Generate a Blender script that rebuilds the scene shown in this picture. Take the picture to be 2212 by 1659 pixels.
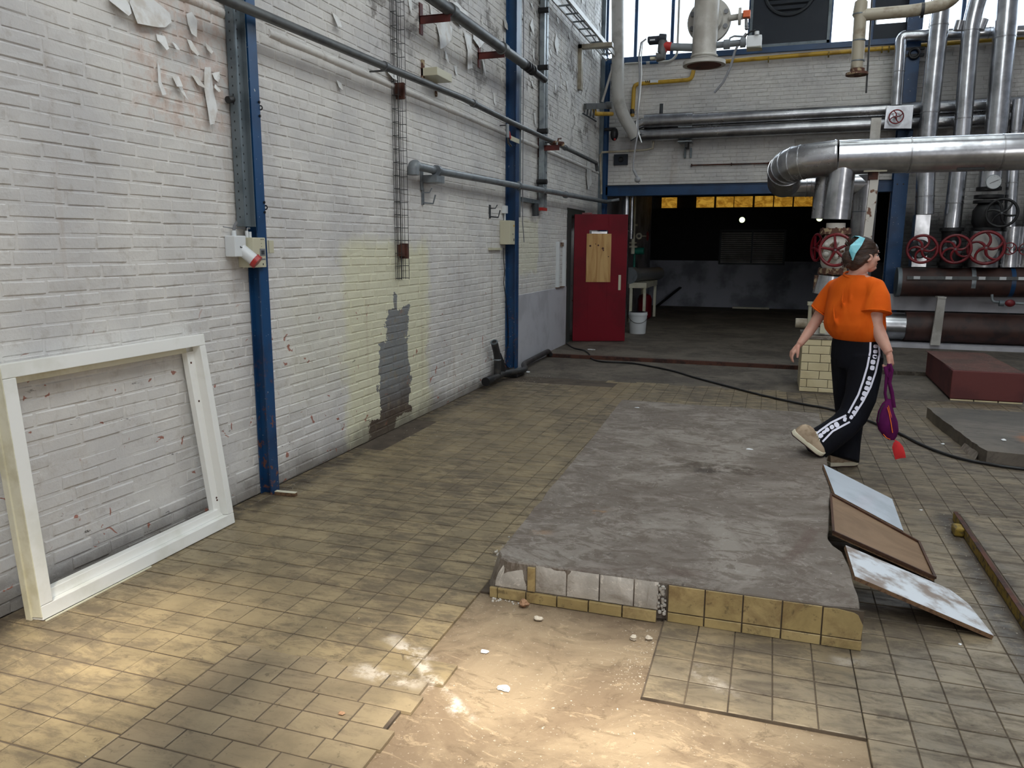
import bpy, bmesh, math, random
import numpy as np
from mathutils import Vector, Matrix
from mathutils.bvhtree import BVHTree
random.seed(7)
S = bpy.context.scene
COL = S.collection
for o in list(bpy.data.objects): bpy.data.objects.remove(o)

# ------------------------------------------------------------------ camera
CAMZ = 1.6
YAW, PITCH, ROLL, FPX = 0.32118, 0.17697, 0.00435, 1664.6
fw = Vector((-math.sin(YAW)*math.cos(PITCH), math.cos(YAW)*math.cos(PITCH), -math.sin(PITCH)))
rt0 = Vector((math.cos(YAW), math.sin(YAW), 0)); up0 = rt0.cross(fw)
RT = rt0*math.cos(ROLL)+up0*math.sin(ROLL); UP = -rt0*math.sin(ROLL)+up0*math.cos(ROLL)
cam = bpy.data.objects.new('camera', bpy.data.cameras.new('camera')); COL.objects.link(cam)
cam.data.sensor_width = 36; cam.data.lens = 36*FPX/2212; cam.data.clip_start = .05; cam.data.clip_end = 200
mw = Matrix((RT, UP, -fw)).transposed().to_4x4(); mw.translation = (0, 0, CAMZ)
cam.matrix_world = mw
S.camera = cam

# ------------------------------------------------------------------ world, sun, daylight, exposure
w = bpy.data.worlds.new('sky'); S.world = w; w.use_nodes = True
bg = w.node_tree.nodes['Background']; bg.inputs[0].default_value = (.86, .93, 1, 1); bg.inputs[1].default_value = 3.0
S.view_settings.view_transform = 'Standard'; S.view_settings.look = 'None'
S.view_settings.gamma = 1; S.view_settings.use_curve_mapping = False; S.view_settings.exposure = 0.0
S.cycles.use_denoising = True; S.cycles.max_bounces = 7; S.cycles.diffuse_bounces = 4; S.cycles.glossy_bounces = 3
S.cycles.transparent_max_bounces = 6; S.cycles.sample_clamp_indirect = 4.0; S.cycles.caustics_reflective = False; S.cycles.caustics_refractive = False
SUN = Vector((.25, -.45, .86)).normalized()
def lamp(name, kind, loc, direction, energy, color, **k):
    l = bpy.data.lights.new(name, kind); l.energy = energy; l.color = color
    for a, b in k.items(): setattr(l, a, b)
    o = bpy.data.objects.new(name, l); COL.objects.link(o); o.location = loc
    o.rotation_euler = Vector(direction).to_track_quat('-Z', 'Y').to_euler(); return o
lamp('sun', 'SUN', (3, -6, 12), -SUN, 11., (1, .90, .74), angle=.10)
ROOF = 7.4
# daylight entering through the frosted roof lights (x0,x1,y0,y1) and through the band of windows in the end wall
SKYLIGHTS = [(.2, 3.2, -3.6, 1.6, 270), (.2, 3.2, 3.2, 7.6, 150), (.2, 3.2, 9.3, 12.3, 26)]
for x0, x1, y0, y1, e in SKYLIGHTS:
    lamp('skylight_daylight', 'AREA', ((x0+x1)/2, (y0+y1)/2, ROOF-.12), (0, 0, -1), e, (.93, .97, 1), shape='RECTANGLE', size=x1-x0, size_y=y1-y0)
lamp('window_daylight', 'AREA', (2.2, 15.6, 6.1), (0, -1, -.2), 420, (.86, .93, 1), shape='RECTANGLE', size=13, size_y=3.2)
lamp('rear_fill', 'AREA', (6.5, -4.6, 2.6), (-.55, 1, 0), 200, (1, .985, .96), shape='RECTANGLE', size=4, size_y=3.6)  # added fill lamp in front of the closed rear wall, no gate there

# ------------------------------------------------------------------ helpers
def ray(px, py): return RT*((px-1106)/FPX) - UP*((py-829.5)/FPX) + fw
C0 = Vector((0, 0, CAMZ))
def AZ(px, py, z=0.): d = ray(px, py); return C0 + d*((z-CAMZ)/d.z)      # photo point lying on a level plane
def AY(px, py, y): d = ray(px, py); return C0 + d*(y/d.y)                 # photo point on an upright plane facing the camera
def AX(px, py, x=-3.09): d = ray(px, py); return C0 + d*(x/d.x)           # photo point on the left wall
def proj(p):
    q = Vector(p)-C0; z = q.dot(fw); return (1106+FPX*q.dot(RT)/z, 829.5-FPX*q.dot(UP)/z, z)
def lin(c):
    return tuple((v/255/12.92 if v/255 <= .04045 else ((v/255+.055)/1.055)**2.4) for v in c)

class N:
    def __init__(s, name):
        s.m = bpy.data.materials.new(name); s.m.use_nodes = True; s.t = s.m.node_tree; s.n = s.t.nodes; s.l = s.t.links
        s.b = s.n['Principled BSDF']; s.g = s.n.new('ShaderNodeNewGeometry'); s.pos = s.g.outputs['Position']
    def link(s, a, b): s.l.new(a, b)
    def val(s, sock, v):
        if hasattr(v, 'links') or isinstance(v, bpy.types.NodeSocket): s.l.new(v, sock)
        else: sock.default_value = v
    def math(s, op, a, b=0., c=None, clamp=False):
        n = s.n.new('ShaderNodeMath'); n.operation = op; n.use_clamp = clamp
        s.val(n.inputs[0], a); s.val(n.inputs[1], b)
        if c is not None: s.val(n.inputs[2], c)
        return n.outputs[0]
    def noise(s, scale, detail=4, rough=.55, vec=None, dist=0.):
        n = s.n.new('ShaderNodeTexNoise'); n.inputs['Scale'].default_value = scale; n.inputs['Detail'].default_value = detail
        n.inputs['Roughness'].default_value = rough; n.inputs['Distortion'].default_value = dist
        s.l.new(vec or s.pos, n.inputs['Vector']); return n.outputs['Fac']
    def scaled(s, v3, vec=None):
        n = s.n.new('ShaderNodeVectorMath'); n.operation = 'MULTIPLY'; s.l.new(vec or s.pos, n.inputs[0]); n.inputs[1].default_value = v3; return n.outputs[0]
    def ramp(s, fac, a, b):
        n = s.n.new('ShaderNodeMapRange'); n.interpolation_type = 'SMOOTHSTEP'; s.l.new(fac, n.inputs[0]); n.inputs[1].default_value = a; n.inputs[2].default_value = b; return n.outputs[0]
    def mix(s, fac, a, b):
        n = s.n.new('ShaderNodeMix'); n.data_type = 'RGBA'
        s.val(n.inputs[0], fac)
        for k, v in ((6, a), (7, b)):
            if isinstance(v, tuple): n.inputs[k].default_value = (*v[:3], 1)
            else: s.l.new(v, n.inputs[k])
        return n.outputs[2]
    def xyz(s):
        n = s.n.new('ShaderNodeSeparateXYZ'); s.l.new(s.pos, n.inputs[0]); return n.outputs
    def seg(s, a, b, w, lo=.42, hi=.6, sc=9):
        """smear with a shape of its own along the floor line a-b"""
        x, y, z = s.xyz(); dx, dy = b[0]-a[0], b[1]-a[1]; l = math.hypot(dx, dy); dx /= l; dy /= l
        wob = s.math('MULTIPLY', s.math('SUBTRACT', s.noise(7, 4), .5), w*1.2)
        X, Y = s.math('SUBTRACT', x, a[0]), s.math('SUBTRACT', y, a[1])
        u = s.math('ADD', s.math('MULTIPLY', X, dx), s.math('MULTIPLY', Y, dy))
        v = s.math('ABSOLUTE', s.math('ADD', s.math('SUBTRACT', s.math('MULTIPLY', X, dy), s.math('MULTIPLY', Y, dx)), wob))
        m = s.math('MULTIPLY', s.ramp(u, -w*.6, w*.6), s.math('SUBTRACT', 1., s.ramp(u, l-w, l+w)))
        m = s.math('MULTIPLY', m, s.math('SUBTRACT', 1., s.ramp(v, w*.25, w)))
        return s.math('MULTIPLY', m, s.ramp(s.noise(sc, 6, .75), lo, hi))
    def bump(s, h, strength=.3, dist=.005):
        n = s.n.new('ShaderNodeBump'); n.inputs['Strength'].default_value = strength; n.inputs['Distance'].default_value = dist
        s.l.new(h, n.inputs['Height']); s.l.new(n.outputs[0], s.b.inputs['Normal'])
    def out(s, col, rough=.6, metal=0., spec=.5):
        s.val(s.b.inputs['Base Color'], (*col[:3], 1) if isinstance(col, tuple) else col)
        s.val(s.b.inputs['Roughness'], rough); s.b.inputs['Metallic'].default_value = metal
        s.b.inputs['Specular IOR Level'].default_value = spec
        return s.m
    def rnd(s):
        n = s.n.new('ShaderNodeAttribute'); n.attribute_name = 'rnd'; return n.outputs['Fac']

def M(name, c1, rough=.6, metal=0., c2=None, scale=6, lo=.45, hi=.65, bump=0., bscale=60, spec=.5, emit=None, estr=0):
    k = N(name); c1 = lin(c1)
    col = k.mix(k.ramp(k.noise(scale, 6, .6), lo, hi), c1, lin(c2)) if c2 else c1
    if bump: k.bump(k.noise(bscale, 5), bump, .004)
    m = k.out(col, rough, metal, spec)
    if emit: k.b.inputs['Emission Color'].default_value = (*lin(emit), 1); k.b.inputs['Emission Strength'].default_value = estr
    return m

class B:
    """collects shapes in world coordinates, then links them as ONE mesh object"""
    def __init__(s): s.v = []; s.f = []; s.a = []; s.sm = []
    def add(s, vs, fs, smooth=False, rnd=0.):
        o = len(s.v); s.v += [tuple(p) for p in vs]; s.f += [tuple(i+o for i in f) for f in fs]
        s.a += [rnd]*len(fs); s.sm += [smooth]*len(fs); return s
    def box(s, lo, hi, rnd=0., M4=None):
        (x0, y0, z0), (x1, y1, z1) = lo, hi
        vs = [(x0,y0,z0),(x1,y0,z0),(x1,y1,z0),(x0,y1,z0),(x0,y0,z1),(x1,y0,z1),(x1,y1,z1),(x0,y1,z1)]
        if M4: vs = [M4 @ Vector(p) for p in vs]
        return s.add(vs, [(0,3,2,1),(4,5,6,7),(0,1,5,4),(1,2,6,5),(2,3,7,6),(3,0,4,7)], False, rnd)
    def hexa(s, vs): return s.add(vs, [(0,3,2,1),(4,5,6,7),(0,1,5,4),(1,2,6,5),(2,3,7,6),(3,0,4,7)])
    def bar(s, p0, p1, w, h, up=(0, 0, 1)):
        p0, p1 = Vector(p0), Vector(p1); d = (p1-p0).normalized(); u = Vector(up)
        if abs(d.dot(u)) > .98: u = Vector((0, 1, 0))
        r = d.cross(u).normalized(); u = r.cross(d)
        q = [p+r*a*w/2+u*b*h/2 for p in (p0, p1) for a, b in ((-1,-1),(1,-1),(1,1),(-1,1))]
        return s.hexa(q)
    def sweep(s, pts, rad, n=16, cap=True, smooth=True):
        pts = [Vector(p) for p in pts]; k = len(pts)
        rad = rad if isinstance(rad, (list, tuple)) else [rad]*k
        t = [(pts[min(i+1, k-1)]-pts[max(i-1, 0)]).normalized() for i in range(k)]
        u = t[0].orthogonal().normalized(); vs = []
        for i in range(k):
            u = (u - t[i]*u.dot(t[i])).normalized(); w_ = t[i].cross(u)
            vs += [pts[i]+(u*math.cos(a)+w_*math.sin(a))*rad[i] for a in [2*math.pi*j/n for j in range(n)]]
        fs = [(i*n+j, i*n+(j+1) % n, (i+1)*n+(j+1) % n, (i+1)*n+j) for i in range(k-1) for j in range(n)]
        s.add(vs, fs, smooth)
        if cap:
            s.add(vs[:n], [tuple(range(n))[::-1]]); s.add(vs[-n:], [tuple(range(n))])
        return s
    def cyl(s, p0, p1, r, n=20, r1=None): return s.sweep([p0, p1], [r, r1 if r1 is not None else r], n)
    def disc(s, c, axis, r, th, n=28): a = Vector(axis).normalized()*th/2; return s.cyl(Vector(c)-a, Vector(c)+a, r, n)
    def torus(s, c, axis, R, r, n=36, m=10, a0=0, a1=2*math.pi):
        c = Vector(c); ax = Vector(axis).normalized(); u = ax.orthogonal().normalized(); v = ax.cross(u)
        full = abs(a1-a0-2*math.pi) < 1e-6; k = n if full else n+1; vs = []
        for i in range(k):
            a = a0+(a1-a0)*i/n; d = u*math.cos(a)+v*math.sin(a)
            vs += [c+d*(R+r*math.cos(b))+ax*r*math.sin(b) for b in [2*math.pi*j/m for j in range(m)]]
        fs = [(i*m+j, i*m+(j+1) % m, ((i+1) % k)*m+(j+1) % m, ((i+1) % k)*m+j) for i in range(n) for j in range(m)]
        return s.add(vs, fs, True)
    def loft(s, rings, cap=True):
        n = len(rings[0]); vs = [p for r in rings for p in r]
        fs = [(i*n+j, i*n+(j+1) % n, (i+1)*n+(j+1) % n, (i+1)*n+j) for i in range(len(rings)-1) for j in range(n)]
        s.add(vs, fs, True)
        if cap: s.add(rings[0], [tuple(range(n))[::-1]]); s.add(rings[-1], [tuple(range(n))])
        return s
    def ball(s, c, r, sc=(1, 1, 1), n=16, M4=None):
        c = Vector(c); vs = []; m = n//2
        for i in range(1, m):
            for j in range(n):
                a, b = math.pi*i/m, 2*math.pi*j/n
                vs.append(Vector((math.sin(a)*math.cos(b)*sc[0], math.sin(a)*math.sin(b)*sc[1], math.cos(a)*sc[2]))*r)
        vs += [Vector((0, 0, r*sc[2])), Vector((0, 0, -r*sc[2]))]; t, bt = len(vs)-2, len(vs)-1
        fs = [((i)*n+j, (i+1)*n+j, (i+1)*n+(j+1) % n, i*n+(j+1) % n) for i in range(m-2) for j in range(n)]
        fs += [(t, j, (j+1) % n) for j in range(n)] + [(bt, (m-2)*n+(j+1) % n, (m-2)*n+j) for j in range(n)]
        if M4: vs = [M4 @ p for p in vs]
        return s.add([c+p for p in vs], fs, True)
    def mesh(s, name, mat):
        me = bpy.data.meshes.new(name); me.from_pydata(s.v, [], s.f)
        me.polygons.foreach_set('use_smooth', s.sm)
        at = me.attributes.new('rnd', 'FLOAT', 'FACE'); at.data.foreach_set('value', s.a)
        me.materials.append(mat); me.update()
        bm = bmesh.new(); bm.from_mesh(me)
        if len(s.v) < 60000: bmesh.ops.remove_doubles(bm, verts=bm.verts, dist=2e-6)
        bmesh.ops.recalc_face_normals(bm, faces=bm.faces); bm.to_mesh(me); bm.free()
        if any(s.sm): me.set_sharp_from_angle(angle=.7)
        return me
    def ob(s, name, mat, parent=None, label=None, cat=None, group=None, kind=None, bevel=0., pivot=None):
        me = s.mesh(name, mat); o = bpy.data.objects.new(name, me); COL.objects.link(o)
        if parent is None:                                    # a thing of one mesh stands on its own base point
            if pivot is None:
                xs = np.array(s.v); pivot = ((xs[:,0].min()+xs[:,0].max())/2, (xs[:,1].min()+xs[:,1].max())/2, xs[:,2].min())
            pivot = Vector(pivot); me.transform(Matrix.Translation(-pivot)); o.location = pivot
        else: put(o, parent)
        tag(o, label, cat, group, kind)
        if bevel:
            md = o.modifiers.new('edge', 'BEVEL'); md.width = bevel; md.segments = 2; md.limit_method = 'ANGLE'
        return o
def split(o):
    """gives every loose piece of a part an object of its own"""
    me = o.data; bm = bmesh.new(); bm.from_mesh(me); seen = {}; k = 0
    for v in bm.verts:
        if v.index in seen: continue
        st = [v]; seen[v.index] = k
        while st:
            a = st.pop()
            for e in a.link_edges:
                q = e.other_vert(a)
                if q.index not in seen: seen[q.index] = k; st.append(q)
        k += 1
    if k > 1:
        for i in range(k):
            b2 = bm.copy(); b2.verts.ensure_lookup_table()
            bmesh.ops.delete(b2, geom=[v for v in b2.verts if seen[v.index] != i], context='VERTS')
            m2 = bpy.data.meshes.new(me.name); b2.to_mesh(m2); b2.free(); m2.materials.append(me.materials[0])
            if i == 0: o.data = m2
            else:
                c = o.copy(); c.data = m2; COL.objects.link(c)
    bm.free(); return o
def put(o, parent):
    o.parent = parent        # children are modelled in world coordinates; roots are only ever shifted, never turned
    o.matrix_parent_inverse = Matrix.Translation(-parent.location) if parent.parent is None else Matrix()
def tag(o, label=None, cat=None, group=None, kind=None):
    for k, v in (('label', label), ('category', cat), ('group', group), ('kind', kind)):
        if v: o[k] = v
    return o
def E(name, loc, label, cat, group=None, kind=None):
    o = bpy.data.objects.new(name, None); COL.objects.link(o); o.location = loc; o.empty_display_size = .05
    return tag(o, label, cat, group, kind)
def fillet(pts, r, n=6):
    pts = [Vector(p) for p in pts]; out = [pts[0]]
    for i in range(1, len(pts)-1):
        a, b, c = pts[i-1], pts[i], pts[i+1]; u, v = (a-b), (c-b); k = min(r, u.length*.49, v.length*.49)
        p, q = b+u.normalized()*k, b+v.normalized()*k
        for j in range(n+1):
            t = j/n; out.append(p*(1-t)**2+b*2*t*(1-t)+q*t*t)
    return out+[pts[-1]]
def remesh(b, name, mat, parent, vox, smooth=4, **k):
    o = b.ob(name, mat, parent, **k)
    m = o.modifiers.new('skin', 'REMESH'); m.mode = 'VOXEL'; m.voxel_size = vox; m.use_smooth_shade = True
    m = o.modifiers.new('soft', 'SMOOTH'); m.iterations = smooth; m.factor = .5
    return o
# ------------------------------------------------------------------ materials
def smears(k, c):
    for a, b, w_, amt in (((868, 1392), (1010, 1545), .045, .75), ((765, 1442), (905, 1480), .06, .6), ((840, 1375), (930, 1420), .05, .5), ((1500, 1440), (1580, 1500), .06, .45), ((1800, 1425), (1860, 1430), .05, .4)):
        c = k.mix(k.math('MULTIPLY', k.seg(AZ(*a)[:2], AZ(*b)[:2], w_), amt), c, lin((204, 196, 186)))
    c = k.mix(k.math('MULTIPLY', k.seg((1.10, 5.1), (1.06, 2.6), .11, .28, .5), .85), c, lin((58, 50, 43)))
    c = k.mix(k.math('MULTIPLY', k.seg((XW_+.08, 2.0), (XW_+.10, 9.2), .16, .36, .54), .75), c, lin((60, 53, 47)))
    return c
XW_ = -3.09
def wall_material():
    k = N('whitewashed brick'); x, y, z = k.xyz()
    n1 = k.noise(1.3, 5, .6); n2 = k.noise(14, 5, .65); n3 = k.noise(2.2, 6, .7, dist=.6)
    col = k.mix(k.ramp(n1, .35, .7), lin((222, 219, 214)), lin((200, 198, 197)))
    col = k.mix(k.math('MULTIPLY', k.rnd(), .22), col, lin((184, 181, 178)))
    col = k.mix(k.math('MULTIPLY', k.ramp(n2, .52, .75), .35), col, lin((150, 138, 124)))
    wob = k.math('MULTIPLY', k.math('SUBTRACT', k.noise(3.5, 5, .7), .5), .5)
    def rect(y0, y1, z0, z1, s=.06, amt=1.):
        a = k.math('ADD', y, wob); b = k.math('ADD', z, k.math('MULTIPLY', wob, .55))
        r = k.ramp(a, y0-s, y0+s); r = k.math('MULTIPLY', r, k.math('SUBTRACT', 1., k.ramp(a, y1-s, y1+s)))
        r = k.math('MULTIPLY', r, k.ramp(b, z0-s, z0+s)); return k.math('MULTIPLY', r, k.math('MULTIPLY', k.math('SUBTRACT', 1., k.ramp(b, z1-s, z1+s)), amt))
    # cream coloured older paint around the bare strip and above the window frame
    col = k.mix(rect(5.2, 6.75, -.1, 1.62, .10, .8), col, lin((218, 215, 184)))
    col = k.mix(rect(4.45, 5.6, .55, 1.35, .2, .35), col, lin((214, 211, 186)))
    col = k.mix(rect(9.4, 10.4, 1.25, 1.95, .05, .6), col, lin((220, 216, 190)))
    # streaks of rust and drip lines
    st = k.noise(1, 5, .6, k.scaled((5, 5, .25)))
    col = k.mix(k.math('MULTIPLY', k.ramp(st, .60, .76), .35), col, lin((160, 135, 110)))
    # the strip where the paint has come off: grey render, rusty towards the floor
    def poly(l):
        tot = None
        for r in l:
            q = rect(*r)
            tot = q if tot is None else k.math('MAXIMUM', tot, q)
        return tot
    bare = poly([(5.74, 6.34, .08, .80, .012), (5.90, 6.28, .78, 1.05, .012), (5.52, 6.0, -.1, .14, .012), (6.02, 6.12, 1.0, 1.2, .012)])
    bare = k.ramp(k.math('ADD', bare, k.math('MULTIPLY', k.math('SUBTRACT', k.noise(30, 4), .5), .5)), .45, .55)
    grey = k.mix(k.ramp(k.math('ADD', z, k.math('MULTIPLY', wob, .8)), .0, .55), lin((72, 52, 34)), lin((128, 130, 131)))
    grey = k.mix(k.math('MULTIPLY', k.ramp(n2, .5, .7), .5), grey, lin((140, 125, 100)))
    col = k.mix(bare, col, grey)
    # peeled areas high up, dirt splashed along the foot of the wall
    up = k.math('MULTIPLY', k.math('MULTIPLY', k.ramp(z, 2.9, 3.5), k.ramp(n3, .53, .62)), k.math('SUBTRACT', 1., k.math('MULTIPLY', k.ramp(x, -3.0, -2.8), .8)))
    col = k.mix(k.math('MULTIPLY', up, .75), col, lin((104, 98, 92)))
    pinkz = rect(3.3, 4.0, 2.25, 2.95, .1, .45)
    col = k.mix(k.math('MULTIPLY', pinkz, k.ramp(n2, .4, .6)), col, lin((205, 172, 155)))
    foot = k.math('MULTIPLY', k.math('SUBTRACT', 1., k.ramp(k.math('ADD', z, k.math('MULTIPLY', wob, .6)), .0, .22)), .75)
    col = k.mix(foot, col, lin((96, 88, 78)))
    low_dark = k.math('MULTIPLY', k.ramp(x, 2.0, 2.06), k.math('SUBTRACT', 1., k.ramp(k.math('ADD', z, wob), 1.95, 2.4)))  # end wall darker right of the column, towards the bottom
    col = k.mix(k.math('MULTIPLY', low_dark, .9), col, lin((44, 44, 46)))
    hole = k.math('MULTIPLY', k.ramp(k.noise(1, 5, .7, k.scaled((6, 7, 26))), .665, .69), k.math('SUBTRACT', 1., k.ramp(z, .7, 1.3)))
    col = k.mix(k.math('MULTIPLY', hole, .85), col, lin((62, 52, 44)))
    scar = k.math('MULTIPLY', k.ramp(k.noise(11, 3, .5, dist=1.), .685, .70), k.math('SUBTRACT', 1., k.ramp(z, .9, 1.5)))
    col = k.mix(k.math('MULTIPLY', scar, .85), col, lin((150, 84, 62)))
    h = k.math('ADD', k.math('MULTIPLY', k.noise(55, 5, .7), .5), k.noise(9, 5, .6)); k.bump(h, .55, .012)
    return k.out(col, .62, 0, .35)
def tile_material(name, c1, c2, dirt, dlo=.42, dhi=.66):
    k = N(name); x, y, z = k.xyz()
    c = k.mix(k.rnd(), lin(c1), lin(c2))
    st = k.noise(1, 8, .74, k.scaled((5, 14, 5)), .45); big = k.noise(.8, 5, .6); tone = k.noise(3.5, 6, .65)
    c = k.mix(k.math('MULTIPLY', k.ramp(tone, .40, .62), .55), c, lin(tuple(int(v*.80) for v in c2)))
    f = k.ramp(k.math('ADD', st, k.math('MULTIPLY', k.math('SUBTRACT', big, .5), .55)), dlo, dhi)
    # weaker daylight towards the far end, put into the tile colour
    far = k.math('MULTIPLY', k.ramp(y, 2.8, 6.5), .24)
    c = k.mix(k.math('ADD', k.math('MULTIPLY', f, .72), far, clamp=True), c, lin(dirt))
    c = k.mix(k.math('MULTIPLY', k.ramp(k.noise(26, 5, .7), .58, .70), .55), c, lin((66, 57, 46)))
    c = k.mix(k.math('MULTIPLY', k.ramp(k.noise(8, 6, .75, dist=.5), .62, .70), .6), c, lin((60, 52, 44)))
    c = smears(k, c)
    k.bump(k.noise(35, 4), .15, .003)
    return k.out(c, k.math('ADD', .40, k.math('MULTIPLY', f, .3)), 0, .4)
XW_ = -3.09
def concrete_material(name, c1, c2, c3, s=1.6, rough=.75, stain=.5, sm=False):
    k = N(name)
    c = k.mix(k.ramp(k.noise(s, 7, .7, dist=.7), .38, .62), lin(c1), lin(c2))
    c = k.mix(k.math('MULTIPLY', k.ramp(k.noise(1, 7, .7, k.scaled((3.5, 8, 4)), 1.4), .54, .66), stain), c, lin(c3))
    c = k.mix(k.math('MULTIPLY', k.ramp(k.noise(60, 3, .7), .63, .7), .45), c, lin((205, 195, 180)))
    c = k.mix(k.math('MULTIPLY', k.ramp(k.noise(5, 8, .78, dist=1.2), .55, .62), .45), c, lin(c3))
    c = k.mix(k.math('MULTIPLY', k.ramp(k.noise(1, 8, .75, k.scaled((4, 9, 4)), 2.2), .57, .61), .4), c, lin(tuple(min(255, int(v*1.22)) for v in c1)))
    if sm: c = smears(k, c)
    k.bump(k.math('ADD', k.noise(50, 5, .7), k.noise(6, 5)), .4, .008)
    return k.out(c, rough, 0, .3)
def cladding_material(name, c, rough=.28):
    k = N(name); x, y, z = k.xyz()
    n = k.noise(2.2, 6, .65); c_ = k.mix(k.ramp(n, .35, .7), lin(c), lin(tuple(int(v*.72) for v in c)))
    c_ = k.mix(k.math('MULTIPLY', k.ramp(k.noise(9, 5, .7), .62, .75), .35), c_, lin((120, 112, 98)))
    k.bump(k.noise(3.5, 2), .25, .02)
    return k.out(c_, k.math('ADD', rough, k.math('MULTIPLY', n, .18)), .95)
def wood_material(name, c1, c2, axis=(14, 2.5, 14)):
    k = N(name); g = k.noise(1, 6, .6, k.scaled(axis), 1.2)
    c = k.mix(k.ramp(g, .35, .65), lin(c1), lin(c2)); k.bump(g, .15, .003)
    return k.out(c, .55, 0, .3)
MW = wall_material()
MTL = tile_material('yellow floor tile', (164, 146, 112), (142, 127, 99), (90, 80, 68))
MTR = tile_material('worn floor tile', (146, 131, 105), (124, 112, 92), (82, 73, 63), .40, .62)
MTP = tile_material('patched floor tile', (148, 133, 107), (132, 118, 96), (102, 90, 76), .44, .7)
MTS = tile_material('glazed upstand tile', (190, 168, 120), (176, 154, 104), (128, 104, 70), .46, .7)
MGR = M('grout', (88, 77, 65), .9, c2=(66, 57, 48))
MBARE = concrete_material('dusty screed', (144, 128, 106), (118, 102, 84), (92, 78, 62), 1.6, .85, .5, True)
MCON = concrete_material('floor concrete', (112, 104, 93), (82, 75, 67), (48, 43, 38), 1.3, .7, .7)
MSLAB = N('slab concrete')
def _s():
    k = MSLAB
    c = k.mix(k.ramp(k.noise(1.5, 7, .72, dist=.8), .40, .60), lin((144, 136, 127)), lin((114, 105, 96)))
    c = k.mix(k.math('MULTIPLY', k.ramp(k.noise(1, 9, .78, k.scaled((4, 6.5, 4)), 1.6), .48, .56), .7), c, lin((98, 86, 76)))
    c = k.mix(k.math('MULTIPLY', k.ramp(k.noise(1, 9, .8, k.scaled((7, 9, 5)), 2.6), .56, .60), .38), c, lin((172, 167, 158)))
    c = k.mix(k.math('MULTIPLY', k.ramp(k.noise(1, 6, .7, k.scaled((22, 30, 9)), 1.2), .62, .68), .6), c, lin((66, 56, 48)))
    z = SLZ_
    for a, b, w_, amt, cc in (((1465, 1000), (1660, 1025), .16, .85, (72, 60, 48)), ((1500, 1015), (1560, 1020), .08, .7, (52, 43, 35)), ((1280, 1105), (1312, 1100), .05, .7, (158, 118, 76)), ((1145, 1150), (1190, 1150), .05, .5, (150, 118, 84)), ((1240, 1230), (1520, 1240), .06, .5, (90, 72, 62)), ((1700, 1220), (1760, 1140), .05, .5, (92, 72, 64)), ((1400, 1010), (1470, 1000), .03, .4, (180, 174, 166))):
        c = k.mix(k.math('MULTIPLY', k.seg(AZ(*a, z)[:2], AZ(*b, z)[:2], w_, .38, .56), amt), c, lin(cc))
    k.bump(k.math('ADD', k.noise(45, 6, .75), k.noise(9, 6, .7)), .5, .008)
    return k.out(c, .72, 0, .3)
SLZ_ = .172
MSLAB = _s()
MSLF = concrete_material('bare render', (206, 201, 193), (176, 171, 163), (140, 130, 118), 4)
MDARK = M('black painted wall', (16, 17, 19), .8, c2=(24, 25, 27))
MFARW = M('grey painted wall', (176, 180, 192), .8, c2=(132, 136, 146), scale=1.5)
MBLUE = M('blue steel paint', (24, 66, 108), .38, c2=(20, 54, 90), scale=3, bump=.05, spec=.5)
MBLUEW = N('chipped blue paint')
def _b():
    k = MBLUEW; c = k.mix(k.ramp(k.noise(2.5, 4), .4, .6), lin((26, 70, 114)), lin((22, 56, 94)))
    x, y, z = k.xyz(); low = k.math('SUBTRACT', 1., k.ramp(z, .35, 1.1))
    c = k.mix(k.math('MULTIPLY', k.ramp(k.noise(20, 5, .7), .56, .62), low), c, lin((120, 78, 60)))
    c = k.mix(k.ramp(k.noise(38, 3, .6), .69, .71), c, lin((190, 190, 190)))
    return k.out(c, .4)
MBLUEW = _b()
MGALV = M('galvanised steel', (150, 158, 162), .4, .3, c2=(118, 126, 132), scale=9)
MGALVD = M('dull zinc steel', (112, 122, 128), .45, .3, c2=(90, 100, 106), scale=5)
MPIPEG = M('grey plastic pipe', (92, 94, 94), .45, c2=(74, 76, 78), scale=7)
MPIPEL = M('light grey pipe', (120, 126, 130), .4, c2=(98, 104, 110), scale=7)
MCLAD = cladding_material('aluminium cladding', (216, 218, 222), .15)
MCLADD = cladding_material('dull aluminium cladding', (180, 180, 182), .2)
MBEIGEP = M('beige painted pipe', (168, 160, 142), .45, c2=(134, 122, 102), scale=6)
MWHP = M('off white painted pipe', (186, 184, 178), .4, c2=(160, 156, 148), scale=3)
MWHR = M('flaking white paint', (200, 196, 188), .6, c2=(110, 72, 52), scale=9, lo=.56, hi=.62, bump=.2)
MRUST = M('rusty steel', (84, 50, 38), .8, c2=(48, 30, 26), scale=8, bump=.3)
MRUSTV = M('rusty flange', (92, 60, 48), .8, c2=(168, 150, 120), scale=16, lo=.52, hi=.6, bump=.3)
MHEAD = M('brown lacquered pipe', (74, 50, 44), .5, c2=(52, 38, 36), scale=5)
MRED = M('oxide red paint', (122, 28, 36), .4, c2=(96, 22, 30), scale=8)
MREDD = M('dark red door paint', (116, 8, 28), .5, c2=(102, 6, 24), scale=2, spec=.2)
MREDB = M('brick red paint', (98, 46, 44), .7, c2=(84, 38, 38), scale=3)
MBRKT = M('red oxide bracket', (96, 38, 32), .6, c2=(74, 30, 28))
MYEL = M('yellow gas pipe paint', (196, 156, 48), .4, c2=(166, 128, 40), scale=6)
MYELD = M('scuffed yellow paint', (140, 116, 40), .7, c2=(66, 56, 40), scale=30, lo=.44, hi=.66)
MBLACK = M('black rubber', (22, 22, 24), .5)
MBLKP = M('black plastic pipe', (40, 40, 42), .5, c2=(66, 64, 60), scale=9)
MWIRE = M('steel wire', (70, 70, 70), .5, .5)
MCREAM = M('cream plastic', (196, 192, 168), .45)
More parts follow.
